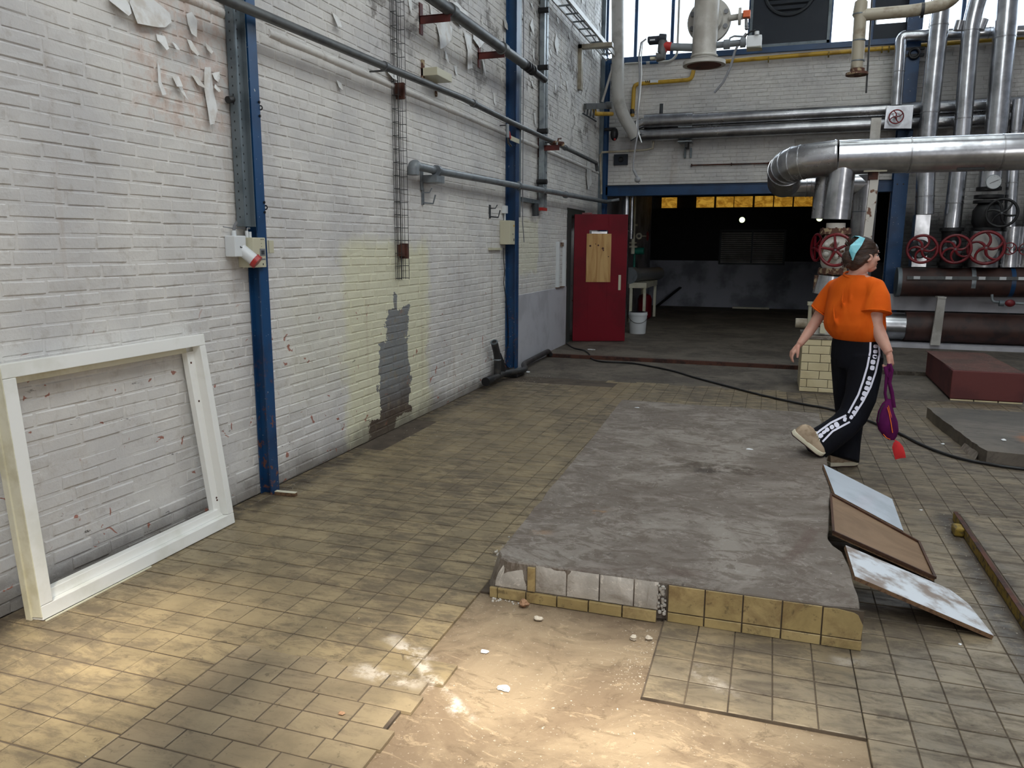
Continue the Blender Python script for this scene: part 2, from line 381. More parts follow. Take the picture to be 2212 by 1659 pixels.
MWHITE = M('white plastic', (214, 218, 220), .4)
MGREYP = M('grey plastic', (120, 122, 126), .45)
MREDP = M('red plastic', (168, 44, 40), .4)
MFRAME = M('white window paint', (240, 240, 236), .38, c2=(226, 226, 218), scale=2.5, bump=.05)
MFRAMEC = M('cream window paint', (228, 224, 202), .45, c2=(208, 202, 174), scale=5, bump=.05)
MPLAST = M('smooth whitewash', (190, 190, 196), .6, c2=(172, 172, 178), scale=2, bump=.1)
MGREEN = M('dark green paint', (52, 62, 60), .5)
MPLY = wood_material('plywood', (206, 168, 112), (176, 132, 78), (9, 9, 1.3))
MBRWN = wood_material('brown board veneer', (140, 114, 88), (122, 98, 74), (2.2, 5, 3))
MCHIP = M('chipboard edge', (120, 92, 66), .85, c2=(86, 62, 46), scale=60)
MMELA = M('white melamine', (212, 222, 232), .25, c2=(196, 206, 216), scale=3)
MMELD = M('muddy white melamine', (214, 220, 226), .35, c2=(140, 124, 112), scale=6.5, lo=.44, hi=.64)
MAMBER = N('amber window film')
def _a():
    k = MAMBER; g = k.noise(3.2, 6, .75, k.scaled((1, 1, 1.4)), 1.2); c = k.mix(k.ramp(g, .35, .7), lin((150, 100, 24)), lin((222, 172, 66)))
    k.val(k.b.inputs['Emission Color'], c); k.b.inputs['Emission Strength'].default_value = .55; return k.out(c, .5)
MAMBER = _a()
MHOLE = M('daylight in vent hole', (240, 250, 200), .6, emit=(235, 250, 190), estr=2.2)
MLOUV = M('dark louvre metal', (58, 62, 66), .55, .2)
MNAVY = M('dark blue board', (26, 34, 46), .6, c2=(36, 42, 52), scale=2)
MTEAL = M('teal motor paint', (30, 120, 104), .4)
MGLASS = bpy.data.materials.new('window glass'); MGLASS.use_nodes = True
def _g():
    t = MGLASS.node_tree; n = t.nodes; n.clear(); o = n.new('ShaderNodeOutputMaterial'); m = n.new('ShaderNodeMixShader')
    a = n.new('ShaderNodeBsdfTransparent'); a.inputs[0].default_value = (.92, .95, .97, 1); b = n.new('ShaderNodeBsdfGlossy'); b.inputs['Roughness'].default_value = .05
    m.inputs[0].default_value = .06; t.links.new(a.outputs[0], m.inputs[1]); t.links.new(b.outputs[0], m.inputs[2]); t.links.new(m.outputs[0], o.inputs[0])
_g()
def _frost():
    m = bpy.data.materials.new('frosted roof glass'); m.use_nodes = True; t = m.node_tree; n = t.nodes; n.clear(); o = n.new('ShaderNodeOutputMaterial')
    mix = n.new('ShaderNodeMixShader'); a = n.new('ShaderNodeBsdfTranslucent'); b = n.new('ShaderNodeBsdfDiffuse'); mix.inputs[0].default_value = .5
    a.inputs[0].default_value = (.8, .85, .85, 1); b.inputs[0].default_value = (.8, .84, .84, 1)
    t.links.new(a.outputs[0], mix.inputs[1]); t.links.new(b.outputs[0], mix.inputs[2]); t.links.new(mix.outputs[0], o.inputs[0]); return m
MFROST = _frost()

# ------------------------------------------------------------------ brick and tile helpers
def brick_shape(b, lo, hi, axis, out, jit, rnd, ch=.004, M_=None):
    """a brick with soft front arrises; axis = wall normal axis (0 or 1), out = +1/-1 the side that faces the hall"""
    (x0, y0, z0), (x1, y1, z1) = lo, hi
    rj = lambda: random.uniform(-jit, jit)
    if axis == 0:
        bx, fx = (x0, x1) if out > 0 else (x1, x0)
        q = lambda x, y, z: (x, y, z); a0, a1 = y0, y1
    else:
        bx, fx = (y0, y1) if out > 0 else (y1, y0)
        q = lambda x, y, z: (y, x, z); a0, a1 = x0, x1
    s = out*ch
    cs = [(a0, z0), (a1, z0), (a1, z1), (a0, z1)]
    back = [q(bx, a, z) for a, z in cs]; mid = [q(fx-s, a, z) for a, z in cs]
    ins = [(a0+ch, z0+ch), (a1-ch, z0+ch), (a1-ch, z1-ch), (a0+ch, z1-ch)]
    fr = [q(fx+rj(), a+rj(), z+rj()) for a, z in ins]
    fs = [(0,1,5,4),(1,2,6,5),(2,3,7,6),(3,0,4,7),(4,5,9,8),(5,6,10,9),(6,7,11,10),(7,4,8,11),(8,9,10,11)]
    b.add(back+mid+fr, fs, False, rnd)
def tile_shape(b, x0, y0, x1, y1, z, th, rnd, ch=.002, tilt=.0006):
    cs = [(x0, y0), (x1, y0), (x1, y1), (x0, y1)]; ins = [(x0+ch, y0+ch), (x1-ch, y0+ch), (x1-ch, y1-ch), (x0+ch, y1-ch)]
    t = [random.uniform(-tilt, tilt) for _ in range(4)]
    v = [(a, c, z-th) for a, c in cs]+[(a, c, z-ch) for a, c in cs]+[(a, c, z+t[i]) for i, (a, c) in enumerate(ins)]
    b.add(v, [(0,1,5,4),(1,2,6,5),(2,3,7,6),(3,0,4,7),(4,5,9,8),(5,6,10,9),(6,7,11,10),(7,4,8,11),(8,9,10,11)], False, rnd)
def inview(p, m=40):
    q = proj(p); return q[2] > .3 and -m < q[0] < 2212+m and -m < q[1] < 1659+m
# ------------------------------------------------------------------ setting: floor
XW, YB = -3.09, 14.5
floor = B().box((-3.6, -5, -.2), (9.2, 10.86, -.015)).ob('floor', MBARE, kind='structure', label='dusty bare screed under the floor tiles')
b = B().box((XW, 9.05, -.014), (1.30, 10.80, 0)).box((1.30, 9.05, -.014), (9.2, 10.8, 0)); b.ob('concrete_strip', MCON, floor)
# far side of the steel kerb the floor lies 5 cm higher
floor2 = B().box((-3.6, 10.87, -.2), (9.2, 21.4, .05)).ob('floor_far', MCON, kind='structure')
kerb = E('steel_kerb', (-1.3, 10.83, 0), 'rusty brown steel kerb crossing the floor in front of the dark opening', 'kerb')
b = B()
for i in range(24):
    x = -3.05+i*.145*1.0; b.bar((x, 10.83, .024), (x+.15, 10.83+random.uniform(-.004, .004), .024), .05, .052)
b.ob('angle_bar', MRUST, kerb)
B().box((.42, 10.80, 0), (9.1, 10.86, .05)).ob('concrete_edge', MCON, kerb)

def bare(x, y):
    """patch in front of the slab where the tiles are gone"""
    if 2.56 < y < 3.16: return -1.27+.24*(3.16-y) < x < -.38
    return y <= 2.56 and -1.12+.02*math.sin(y*9) < x < .395
SLX0, SLX1, SLY0, SLY1, SLZ = -1.19, .43, 3.17, 7.12, .172
cells = []
P, PY = .149, .153
def cell(x0, y0, x1, y1, z=0.):
    cx_, cy_ = (x0+x1)/2, (y0+y1)/2
    if SLX0+.02 < cx_ < SLX1-.02 and SLY0-.03 < cy_ < SLY1-.05: return
    cells.append((x0, y0, x1, y1, z))
g = .0042
for j in range(-2, 54):                                     # regular field between wall and slab
    y0 = 2.245+PY*(j-8); y1 = y0+PY
    if y0 > 9.0 or y0 < .55: continue
    for i in range(-8, 15):
        x0 = -1.957+P*i; x1 = x0+P
        if x1 < XW: continue
        x0 = max(x0, XW+.005)
        if x1-x0 < .03: continue
        if x0 > -1.97 and (y0+y1)/2 < 2.40: continue        # brick-laid patch below
        if x1 > .29: continue
        x1 = min(x1, .241)
        if y0 < 3.15 and x0 > -1.2: continue
        if bare((x0+x1)/2, (y0+y1)/2): continue
        if y0 > 8.55 and x0 < -1.75-.3*random.random(): continue
        if x0 < -2.9 and 5.3 < y0 < 6.3: continue
        cells.append((x0+g/2, y0+g, x1-g/2, y1-g, 0.))
cells = [c for c in cells if not (SLX0-.03 < (c[0]+c[2])/2 < SLX1 and SLY0-.04 < (c[1]+c[3])/2 < SLY1)]
row = 0; y1 = 2.421                                          # patch laid like bricks, wide joints
while y1 > .55:
    y0 = y1-.108; x = -1.955-(.0 if row % 2 else .09)
    while x < -.85:
        L = .185 if random.random() < .72 else random.choice((.09, .12)); x1 = x+L
        if x1 < -1.90: x1 = -1.86
        x0 = max(x, -1.955); x = x1
        if x1-x0 < .04: continue
        lim = -1.12+.03*math.sin(row*2.3); x1 = lim if lim-x1 < .05 else min(x1, lim)
        if x1-x0 < .03: break
        cells.append((x0+.003, y0+.003, x1-.003, y1-.003, 0.))
    y1 = y0; row += 1
nl = len(cells)
for j in range(-14, 42):                                     # field right of the slab
    y0 = 2.563+.154*j; y1 = y0+.154
    if y0 < .5 or y1 > 9.1: continue
    for i in range(-6, 34):
        x0 = .392+P*i; x1 = x0+P; cx_, cy_ = (x0+x1)/2, (y0+y1)/2
        if x1 > 5.4: continue
        if cx_ < .39 and not (-.385 < cx_ and 2.56 < cy_ < 3.18): 
            if not (cx_ > .25 and cy_ > SLY1): continue
        if cx_ < .36 and cy_ > 3.16 and cy_ < SLY1: continue
        if x0 < 1.10 < x1 and cy_ < 5.0: x1 = 1.098; cx_ = (x0+x1)/2
        if x1-x0 < .03: continue
        if cx_ > 1.12 and cy_ < 5.0: continue                # raised field is built apart
        if cx_ > 1.55 and 6.5 < cy_ < 8.1: continue
        if 1.85 < cx_ < 3.2 and 9.1 < cy_ : continue
        cells.append((x0+g/2, y0+g, x1-g/2, y1-g, 0.))
raised = []
for j in range(-12, 16):
    y0 = 2.70+.154*j; y1 = min(y0+.154, 4.98)
    if y0 < .6 or y0 > 4.95 or y1-y0 < .03: continue
    for i in range(0, 24):
        x0 = 1.142+P*i; raised.append((x0+g/2, y0+g/2, x0+P-g/2, y1-g/2, .05))
B().box((XW, .3, -.014), (-1.957, 9.05, -.0035)).box((-1.957, .3, -.014), (-1.14, 2.42, -.0035)).box((-1.957, 2.42, -.014), (-1.29, 9.05, -.0035)).box((-1.29, SLY0+.02, -.014), (.392, 9.05, -.0035)) \
   .box((-.356, 2.565, -.014), (.392, 3.19, -.0035)).box((.396, .3, -.014), (5.4, 9.05, -.0035)).ob('mortar_bed', MGR, floor)
plat = E('raised_floor', (1.13, 3, 0), 'tiled floor field raised a few centimetres behind the yellow steel edge', 'floor', kind='structure')
B().box((1.135, .4, -.01), (4.8, 4.985, .046)).ob('mortar_bed', MGR, plat)
# the 300 pieces that show largest are tiles of their own, the rest are joined
def area(c):
    cx_, cy_ = (c[0]+c[2])/2, (c[1]+c[3])/2
    if not inview((cx_, cy_, c[4]), 60): return 0
    q = [proj((a, d, c[4])) for a, d in ((c[0], c[1]), (c[2], c[1]), (c[2], c[3]), (c[0], c[3]))]
    return abs(sum(q[i][0]*q[(i+1) % 4][1]-q[(i+1) % 4][0]*q[i][1] for i in range(4)))/2
allc = sorted([(area(c), i, c, 'L' if i < nl else 'R') for i, c in enumerate(cells)], key=lambda t: -t[0])
cache = {}
def tile_ob(c, kind, parent, ch=.002, th=.0135):
    w_, h_ = round(c[2]-c[0], 3), round(c[3]-c[1], 3); var = random.randrange(6); key = (w_, h_, kind, var, th)
    mat = {'L': MTL, 'R': MTR, 'P': MTP}[kind]
    if key not in cache:
        bb = B(); tile_shape(bb, -w_/2, -h_/2, w_/2, h_/2, 0, th, random.random(), ch); cache[key] = bb.mesh('tile', mat)
    o = bpy.data.objects.new('tile', cache[key]); COL.objects.link(o); put(o, parent)
    o.location = ((c[0]+c[2])/2, (c[1]+c[3])/2, c[4]+random.uniform(-.0005, .0005)); return o
rest = {'L': B(), 'R': B(), 'P': B()}
for n_, (a, i, c, kd) in enumerate(allc):
    if kd == 'L' and c[0] > -1.96 and c[3] < 2.43: kd = 'P'
    if n_ < 300 and a > 0: tile_ob(c, kd, floor)
    else: tile_shape(rest[kd], *c, .0135-.003, random.random())
for kd, mt in (('L', MTL), ('R', MTR), ('P', MTP)):
    if rest[kd].v: rest[kd].ob('tile_field', mt, floor, kind='stuff')
rb = B()
for c in raised:
    if area(c) > 350: tile_ob(c, 'R', plat, th=.004)
    else: tile_shape(rb, *c, .004, random.random())
rb.ob('tile_field', MTR, plat, kind='stuff')
b = B()
b.bar((1.118, 5.0, .026), (1.10, 1.2, .026), .006, .05)
e = E('edge_strip', (1.11, 3.1, 0), 'yellow painted steel angle edging the raised tiles', 'edge strip'); b.ob('angle_bar', MYELD, e); B().bar((1.126, 5.0, .0515), (1.108, 1.2, .0515), .022, .004).ob('top_flange', MRUST, e)
B().box((1.065, 4.70, 0), (1.115, 4.80, .05)).ob('end_block', MYELD, e, bevel=.01)

# ------------------------------------------------------------------ setting: left wall
wall = B().box((-3.45, -5, 0), (XW-.0035, 11.99, ROOF)).box((-3.45, 11.99, 2.2), (XW-.0035, 14.8, ROOF)).box((-3.45, 13.25, 0), (XW-.0035, 14.8, 2.2)).ob('wall_left', MW, kind='structure', label='whitewashed brick wall')
LP, CP = .2155, .0658
bl = []
nz = int(5.9/CP)
for j in range(nz):
    z0 = j*CP; z1 = z0+CP-.0075
    off = (0 if j % 2 else LP/2)+random.uniform(-.02, .02); y = .9+off
    wv = random.uniform(-.0012, .0012)
    while y < YB:
        L = LP+random.uniform(-.012, .012)
        if random.random() < .03: L *= .5
        y0, y1 = y, min(y+L-.011, YB-.002); y += L; zw = .0045*math.sin(y*1.7+j*.31)+.003*math.sin(y*4.1+j*1.3)
        ym, zm = (y0+y1)/2, (z0+z1)/2
        if y0 < 12.0 < y1: y1 = 11.99
        if 12.0 < ym < 13.25 and zm < 2.22: continue
        if y1-y0 < .03: continue
        if 9.35 < ym < 12.0 and zm < .98: continue
        bl.append((y0, y1, z0+zw+wv+random.uniform(-.001, .001), z1+zw+wv))
def barea(t):
    p = (XW, (t[0]+t[1])/2, (t[2]+t[3])/2)
    if not inview(p, 20): return 0
    q = proj(p); d = abs(p[0])/q[2]
    return 1/q[2]**2*d
bl = sorted(bl, key=lambda t: -barea(t))
rest_ = B(); bc = {}
for n_, t in enumerate(bl):
    pr = random.uniform(-.0012, .0022)
    if t[2] < .6 and t[0] < 4: pr += random.uniform(-.004, .002)
    r_ = random.random()
    if n_ < 300:
        w_, h_ = round(t[1]-t[0], 2), round(t[3]-t[2], 3); v_ = random.randrange(4); key = (w_, h_, v_)
        if key not in bc:
            bb = B(); brick_shape(bb, (-.02, -w_/2, -h_/2), (0, w_/2, h_/2), 0, 1, .0022, random.random(), .005); bc[key] = bb.mesh('brick', MW)
        o = bpy.data.objects.new('brick', bc[key]); COL.objects.link(o); put(o, wall); o.location = (XW+pr, (t[0]+t[1])/2, (t[2]+t[3])/2)
    else: brick_shape(rest_, (XW-.02, t[0], t[2]), (XW+pr, t[1], t[3]), 0, 1, .002, r_, .005)
rest_.ob('brickwork', MW, wall, kind='stuff')
B().box((XW-.02, 9.36, .0), (XW+.006, 11.995, .975)).ob('smooth_plinth_panel', MPLAST, wall, bevel=.003)
b = B()                                                      # rounded painted string course
for i in range(44):
    y = 1.0+i*.31; r = .028+random.uniform(-.003, .003)
    if 4.0 < y < 4.25: continue
    b.sweep([(XW-.012, y, 2.915), (XW-.012+random.uniform(-.003, .003), y+.16, 2.915), (XW-.012, y+.312, 2.915)], [r, r*1.05, r], 10)
b.ob('string_course', MW, wall)
# lifted and hanging flakes of paint
def flake(pts, lift=.03, name='paint_flake', side=None):
    """pts: outline in (y,z) on the wall; the lower edge curls away from it"""
    n = len(pts); cy = sum(p[0] for p in pts)/n; cz = sum(p[1] for p in pts)/n; zs = [p[1] for p in pts]; zt, zb = max(zs), min(zs)
    bb = B(); f = lambda y, z: XW+.004+lift*((zt-z)/(zt-zb+1e-4))**1.6
    ring = [(f(y, z)+random.uniform(0, .006), y, z) for y, z in pts]; c = (f(cy, cz)+.004, cy, cz)
    vs = ring+[c]; k = len(vs); back = [(x-.0015, y, z) for x, y, z in vs]
    fs = [(i, (i+1) % n, n) for i in range(n)]+[(k+(i+1) % n, k+i, k+n) for i in range(n)]+[(i, k+i, k+(i+1) % n, (i+1) % n) for i in range(n)]
    bb.add(vs+back, fs); bb.ob(name, MPLAKE, wall)
MPLAKE = M('paint flake', (226, 226, 224), .5, c2=(206, 200, 192), scale=9)
fl_px = [[(228,2),(262,36),(272,30),(275,12),(268,0),(250,-20),(235,-20)], [(275,5),(285,52),(330,60),(348,60),(364,48),(362,28),(330,0),(290,-20)],
         [(336,74),(354,78),(352,106),(342,110),(338,95),(334,88)], [(400,30),(412,26),(422,45),(414,82),(404,74),(400,52)],
         [(402,84),(410,88),(418,118),(410,122),(402,108)], [(440,92),(450,100),(454,112),(444,118),(440,108)],
         [(440,145),(452,145),(456,170),(458,200),(462,238),(452,268),(442,270),(440,240),(436,190),(438,160)], [(455,158),(472,155),(470,170),(462,178),(456,172)],
         [(462,180),(468,190),(465,198),(455,200),(456,190)], [(368,165),(384,165),(384,188),(370,188)], [(384,175),(392,200),(396,218),(388,205),(380,185)],
         [(410,160),(424,166),(434,184),(436,192),(420,184)], [(338,130),(344,150),(342,185),(350,205),(342,206),(336,180)], [(368,90),(376,95),(376,110),(366,108)],
         [(940,55),(958,40),(975,60),(972,85),(950,104),(940,106),(943,80)], [(960,10),(985,4),(1010,30),(1008,50),(990,58),(966,30)],
         [(1000,70),(1018,80),(1016,100),(1012,148),(1000,150),(1006,110)], [(1020,60),(1040,66),(1044,92),(1030,104),(1018,84)], [(1086,38),(1094,46),(1090,66),(1084,60)],
         [(960,108),(964,120),(961,140),(957,128)], [(1040,118),(1046,150),(1043,168),(1040,150)], [(715,25),(730,40),(728,60),(718,58)], [(830,150),(852,158),(848,174),(838,170)],
         [(1148,40),(1152,60),(1146,75),(1142,55)], [(1268,335),(1276,360),(1276,395),(1266,410),(1264,380)], [(1200,70),(1206,95),(1200,120),(1196,95)], [(725,172),(736,180),(734,196),(726,188)]]
for q in fl_px:
    flake([tuple(AX(*p))[1:] for p in q], .02+.03*random.random())
# second layer of small flakes, sagging paint on the upper wall
fb = B()
for _ in range(230):
    y, z = random.uniform(6, 14.2), random.uniform(3.1, 5.8)
    if random.random() > (z-2.7)/2.6: continue
    h, ww = random.uniform(.03, .16), random.uniform(.01, .05); l = random.uniform(.008, .03)
    vs = [(XW+.003, y-ww, z), (XW+.003, y+ww, z+.01), (XW+.003+l, y+ww*random.uniform(-.2, 1), z-h), (XW+.003+l*.8, y-ww*.8, z-h*.8)]
    fb.add(vs+[(a-.002, c, d) for a, c, d in vs], [(0,1,2,3),(7,6,5,4),(0,4,5,1),(1,5,6,2),(2,6,7,3),(3,7,4,0)])
fb.ob('small_paint_flakes', MPLAKE, wall, kind='stuff')

# ------------------------------------------------------------------ setting: end wall with the wide opening
OX1 = 1.83
ew = B()
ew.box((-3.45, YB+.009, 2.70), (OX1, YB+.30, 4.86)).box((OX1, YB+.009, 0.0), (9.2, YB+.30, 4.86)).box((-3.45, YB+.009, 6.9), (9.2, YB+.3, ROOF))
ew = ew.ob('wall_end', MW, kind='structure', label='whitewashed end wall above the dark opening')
MWE = MW
be = B()
for j in range(int(4.86/CP)):
    z0 = j*CP; z1 = z0+CP-.009; x = XW+(0 if j % 2 else LP/2)-.1
    while x < 5.2:
        L = LP+random.uniform(-.015, .015); x0, x1 = max(x, XW), x+L-.011; x += L
        if x1 > OX1 > x0 and z0 < 2.7: x0 = OX1+.002
        if z0 < 2.71 and (x0+x1)/2 < OX1: continue
        if x1-x0 < .03 or z1 > 4.86: continue
        brick_shape(be, (x0, YB-.0, z0), (x1, YB+.02, z1), 1, -1, .0035, random.random(), .004)
# brick_shape faces -y: front is the low y side
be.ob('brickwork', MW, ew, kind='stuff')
beam = E('steel_beam', (-.6, YB, 2.51), 'long blue steel beam over the dark opening', 'beam')
b = B(); b.box((-3.05, YB-.05, 2.52), (1.85, YB+.25, 2.535)).box((-3.05, YB-.05, 2.685), (1.85, YB+.25, 2.70)).box((-3.05, YB-.03, 2.53), (1.85, YB-.015, 2.69)); b.ob('web_and_flanges', MBLUE, beam)
B().box((-3.05, YB-.06, 2.701), (1.85, YB-.0, 2.712)).ob('mortar_line', MDARK, beam)
# other walls of the hall, out of the picture
for nm, lo, hi in (('wall_right', (9.2, -5, 0), (9.5, 14.8, ROOF)), ('wall_rear', (-3.45, -5.3, 0), (9.5, -5, ROOF))):
    B().box(lo, hi).ob(nm, MPLAST, kind='structure')
rf = B(); xs = [-3.45, .2, 3.2, 9.5]
hole = []
for (x0, x1, y0, y1) in ((-2.72, -2.12, 1.50, 2.55), (-1.35, .15, 1.85, 2.70), (-2.2, -1.5, 2.72, 2.82)):
    o = SUN*(ROOF/SUN.z); hole.append((x0+o.x, x1+o.x, y0+o.y, y1+o.y))  # unseen roof openings, shaped to throw the sun pools onto the floor
def roofgrid(b, openings):
    xs = sorted({-3.45, 9.5, *[v for r in openings for v in r[:2]]}); ys = sorted({-5.3, 14.8, *[v for r in openings for v in r[2:4]]})
    for i in range(len(xs)-1):
        for j in range(len(ys)-1):
            cx_, cy_ = (xs[i]+xs[i+1])/2, (ys[j]+ys[j+1])/2
            if any(r[0] < cx_ < r[1] and r[2] < cy_ < r[3] for r in openings): continue
            b.box((xs[i], ys[j], ROOF), (xs[i+1], ys[j+1], ROOF+.12))
sky = [s_[:4] for s_ in SKYLIGHTS]
roofgrid(rf, sky+hole); rf.ob('ceiling', MPLAST, kind='structure')
for n_, (x0, x1, y0, y1) in enumerate(sky):
    # frosted panes stop direct sun, leaving open the gaps shaped for the pools
    bb = B(); sub = [h for h in hole if h[0] < x1 and h[1] > x0 and h[2] < y1 and h[3] > y0]
    xs = sorted({x0, x1, *[min(max(v, x0), x1) for r in sub for v in r[:2]]}); ys = sorted({y0, y1, *[min(max(v, y0), y1) for r in sub for v in r[2:4]]})
    for i in range(len(xs)-1):
        for j in range(len(ys)-1):
            cx_, cy_ = (xs[i]+xs[i+1])/2, (ys[j]+ys[j+1])/2
            if any(r[0] < cx_ < r[1] and r[2] < cy_ < r[3] for r in sub): continue
            bb.box((xs[i], ys[j], ROOF+.04), (xs[i+1], ys[j+1], ROOF+.05))
    bb.ob('window_%d' % (n_+2), MFROST, kind='structure', label='frosted roof light')
# window band above the end wall
wb = E('window_1', (0, YB+.1, 4.86), 'band of tall windows above the end wall', 'window', kind='structure')
b = B(); b.box((-3.05, YB-.04, 4.84), (9.2, YB+.16, 4.93)); b.ob('sill', MBLUE, wb, bevel=.004)
panes = [(-3.02, -2.54), (-2.54, -1.90), (-1.90, -.62), (.66, 1.30), (2.03, 2.62), (2.62, 3.6), (3.6, 4.6), (4.6, 5.6), (5.6, 6.6), (6.6, 7.8), (7.8, 9.2)]
for i, (x0, x1) in enumerate(panes):
    B().box((x0+.03, YB+.06, 4.93), (x1-.03, YB+.068, 6.88)).ob('pane', MGLASS, wb)
fr = B()
for x in (-3.06, -2.54, -1.90, -.60, .68, 1.31, 2.62, 3.6, 4.6, 5.6, 6.6, 7.8): fr.box((x-.028, YB+.02, 4.93), (x+.028, YB+.12, 6.9))
fr.ob('mullions', MBLUEW, wb)
vent = E('fan_panel', (.03, YB, 4.93), 'dark board panel with round ventilator in the window band', 'panel')
B().box((-.58, YB+.0, 4.93), (.66, YB+.06, 6.9)).ob('board', MNAVY, vent)
B().box((-.60, YB-.02, 4.93), (.68, YB+.01, 4.98)).box((-.60, YB-.02, 4.93), (-.555, YB+.01, 6.9)).box((.635, YB-.02, 4.93), (.68, YB+.01, 6.9)).ob('frame', MGALVD, vent)
b = B(); b.torus((.02, YB-.02, 5.82), (0, 1, 0), .40, .03, 40, 8); fn = b.ob('fan_ring', MLOUV, vent)
for k in range(8): B().bar((-.38*math.sqrt(max(0, 1-((k-3.5)/4.3)**2))+.02, YB-.02, 5.5+k*.09), (.38*math.sqrt(max(0, 1-((k-3.5)/4.3)**2))+.02, YB-.02, 5.5+k*.09), .05, .012, (0, .5, 1)).ob('fan_slat', MLOUV, fn)
lv = E('louvre_box', (1.6, YB, 4.95), 'dark violet louvred shutter between two bright panes', 'louvre')
B().box((1.34, YB-.02, 4.93), (1.9, YB+.05, 5.16)).box((1.34, YB-.02, 5.30), (1.9, YB+.05, 6.9)).box((1.34, YB+.05, 4.93), (1.38, YB+.1, 6.9)).ob('shutter', MNAVY, lv)
B().box((1.36, YB+.02, 5.16), (1.88, YB+.025, 5.30)).ob('pane', MGLASS, lv)
# ------------------------------------------------------------------ setting: the dark room beyond
FY = 20.9
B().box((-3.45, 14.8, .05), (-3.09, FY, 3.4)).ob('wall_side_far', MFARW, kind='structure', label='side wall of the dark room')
fwl = E('wall_far', (0, FY, .05), 'far wall of the dark room, black above and grey below', None, kind='structure')
del_ = fwl
B().box((-3.45, FY, .05), (9.5, FY+.3, 1.25)).ob('lower_wall', MFARW, fwl)
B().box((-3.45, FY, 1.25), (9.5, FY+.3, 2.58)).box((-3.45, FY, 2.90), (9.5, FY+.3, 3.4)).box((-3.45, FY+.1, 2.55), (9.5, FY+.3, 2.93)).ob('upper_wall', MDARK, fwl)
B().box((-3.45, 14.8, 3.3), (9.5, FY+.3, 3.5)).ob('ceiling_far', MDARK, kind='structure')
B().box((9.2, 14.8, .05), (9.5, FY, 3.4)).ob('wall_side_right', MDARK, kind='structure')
wf = E('window_5', (0, FY, 2.6), 'strip of small amber filmed windows high in the dark room', 'window', kind='structure')
for x0, x1 in ((1430, 1462), (1505, 1542), (1548, 1584), (1587, 1625), (1631, 1669), (1673, 1711), (1716, 1754), (1759, 1797), (1801, 1840)):
    a, c = AY(x0, 425, FY), AY(x1, 450, FY)
    B().box((a.x, FY-.012, 2.60), (c.x, FY-.004, 2.87)).ob('pane', MAMBER, wf)
b = B(); b.box((-3.0, FY-.03, 2.87), (1.95, FY, 2.90)).box((-3.0, FY-.03, 2.57), (1.95, FY, 2.60)); b.ob('frame', MDARK, wf)
for px, py in ((1603, 475), (1770, 472)):
    c = AY(px, py, FY-.01); h = E('vent_hole', c, 'round vent hole letting in daylight, %s of the louvre' % ('above' if px < 1700 else 'right'), 'vent')
    B().disc(c, (0, 1, 0), .075, .008).ob('opening', MHOLE, h); B().torus(c, (0, 1, 0), .08, .012).ob('rim', MLOUV, h)
lo = E('louvre_grille', (-.5, FY-.03, 1.2), 'dark double louvre grille on the far wall of the dark room', 'grille')
B().box((-1.32, FY-.06, 1.18), (-1.27, FY-.01, 2.03)).box((.25, FY-.06, 1.18), (.3, FY-.01, 2.03)).box((-.53, FY-.06, 1.18), (-.49, FY-.01, 2.03)).box((-1.32, FY-.06, 2.0), (.3, FY-.01, 2.04)).box((-1.32, FY-.06, 1.16), (.3, FY-.01, 1.2)).ob('frame', MLOUV, lo)
for x0, x1 in ((-1.27, -.53), (-.49, .25)):
    for k in range(15): B().bar((x0, FY-.035, 1.225+k*.052), (x1, FY-.035, 1.225+k*.052), .006, .036, (0, .8, 1)).ob('slat', MWHP, lo)
B().box((-.9, FY-.3, .05), (.0, FY-.15, .09)).ob('scrap_board', MFRAMEC, label='pale board lying at the foot of the far wall', cat='board')
B().bar((-2.80, FY-.6, .06), (-2.25, FY-.1, .55), .09, .03).ob('leaning_scrap', MBLACK, label='dark broken strip leaning in the far left corner of the dark room', cat='scrap')

# plant seen past the open door
def ring_(b, c, ax, r, w_=.03, t=.01): b.disc(c, ax, r+t, w_)
for i, (px, r, y, zb, zt) in enumerate(((1352, .078, 15.05, .05, 3.3), (1364, .05, 15.25, 1.75, 3.3))):
    c = AY(px, 470, y); e = E('clad_riser', (c.x, y, zb), 'silver clad riser pipe %s the red door' % ('showing just past' if i == 0 else 'a little clear of'), 'pipe')
    B().cyl((c.x, y, zb), (c.x, y, zt), r).ob('pipe', MCLAD, e)
    b = B(); [ring_(b, (c.x, y, z), (0, 0, 1), r, .02, .004) for z in (1.9, 2.6)]; split(b.ob('band', MCLADD, e))
c = AY(1375, 515, 16.5)
v = E('cream_valve', (c.x, 16.5, 1.4), 'small cream valve with red handwheel beyond the red door', 'valve')
b = B().cyl((c.x-.07, 16.5, 1.45), (c.x-.07, 16.5, 2.7), .04).disc((c.x-.07, 16.5, 2.05), (0, 0, 1), .09, .04).disc((c.x-.07, 16.5, 1.6), (0, 0, 1), .09, .04).disc((c.x-.07, 16.5, 1.68), (0, 0, 1), .08, .03); b.ob('body', MFRAMEC, v)
B().torus((c.x+.05, 16.5, 1.82), (0, 1, 0), .05, .018).cyl((c.x+.1, 16.5, 1.82), (c.x+.22, 16.5, 1.82), .012).ob('yoke', MFRAMEC, v)
B().torus((c.x+.23, 16.5, 1.82), (1, 0, 0), .09, .013).bar((c.x+.23, 16.5, 1.74), (c.x+.23, 16.5, 1.90), .012, .012).ob('handwheel', MRED, v)
c = AY(1376, 542, 16.6)
p_ = E('teal_pump', c, 'teal motor between the pipes beyond the red door', 'motor')
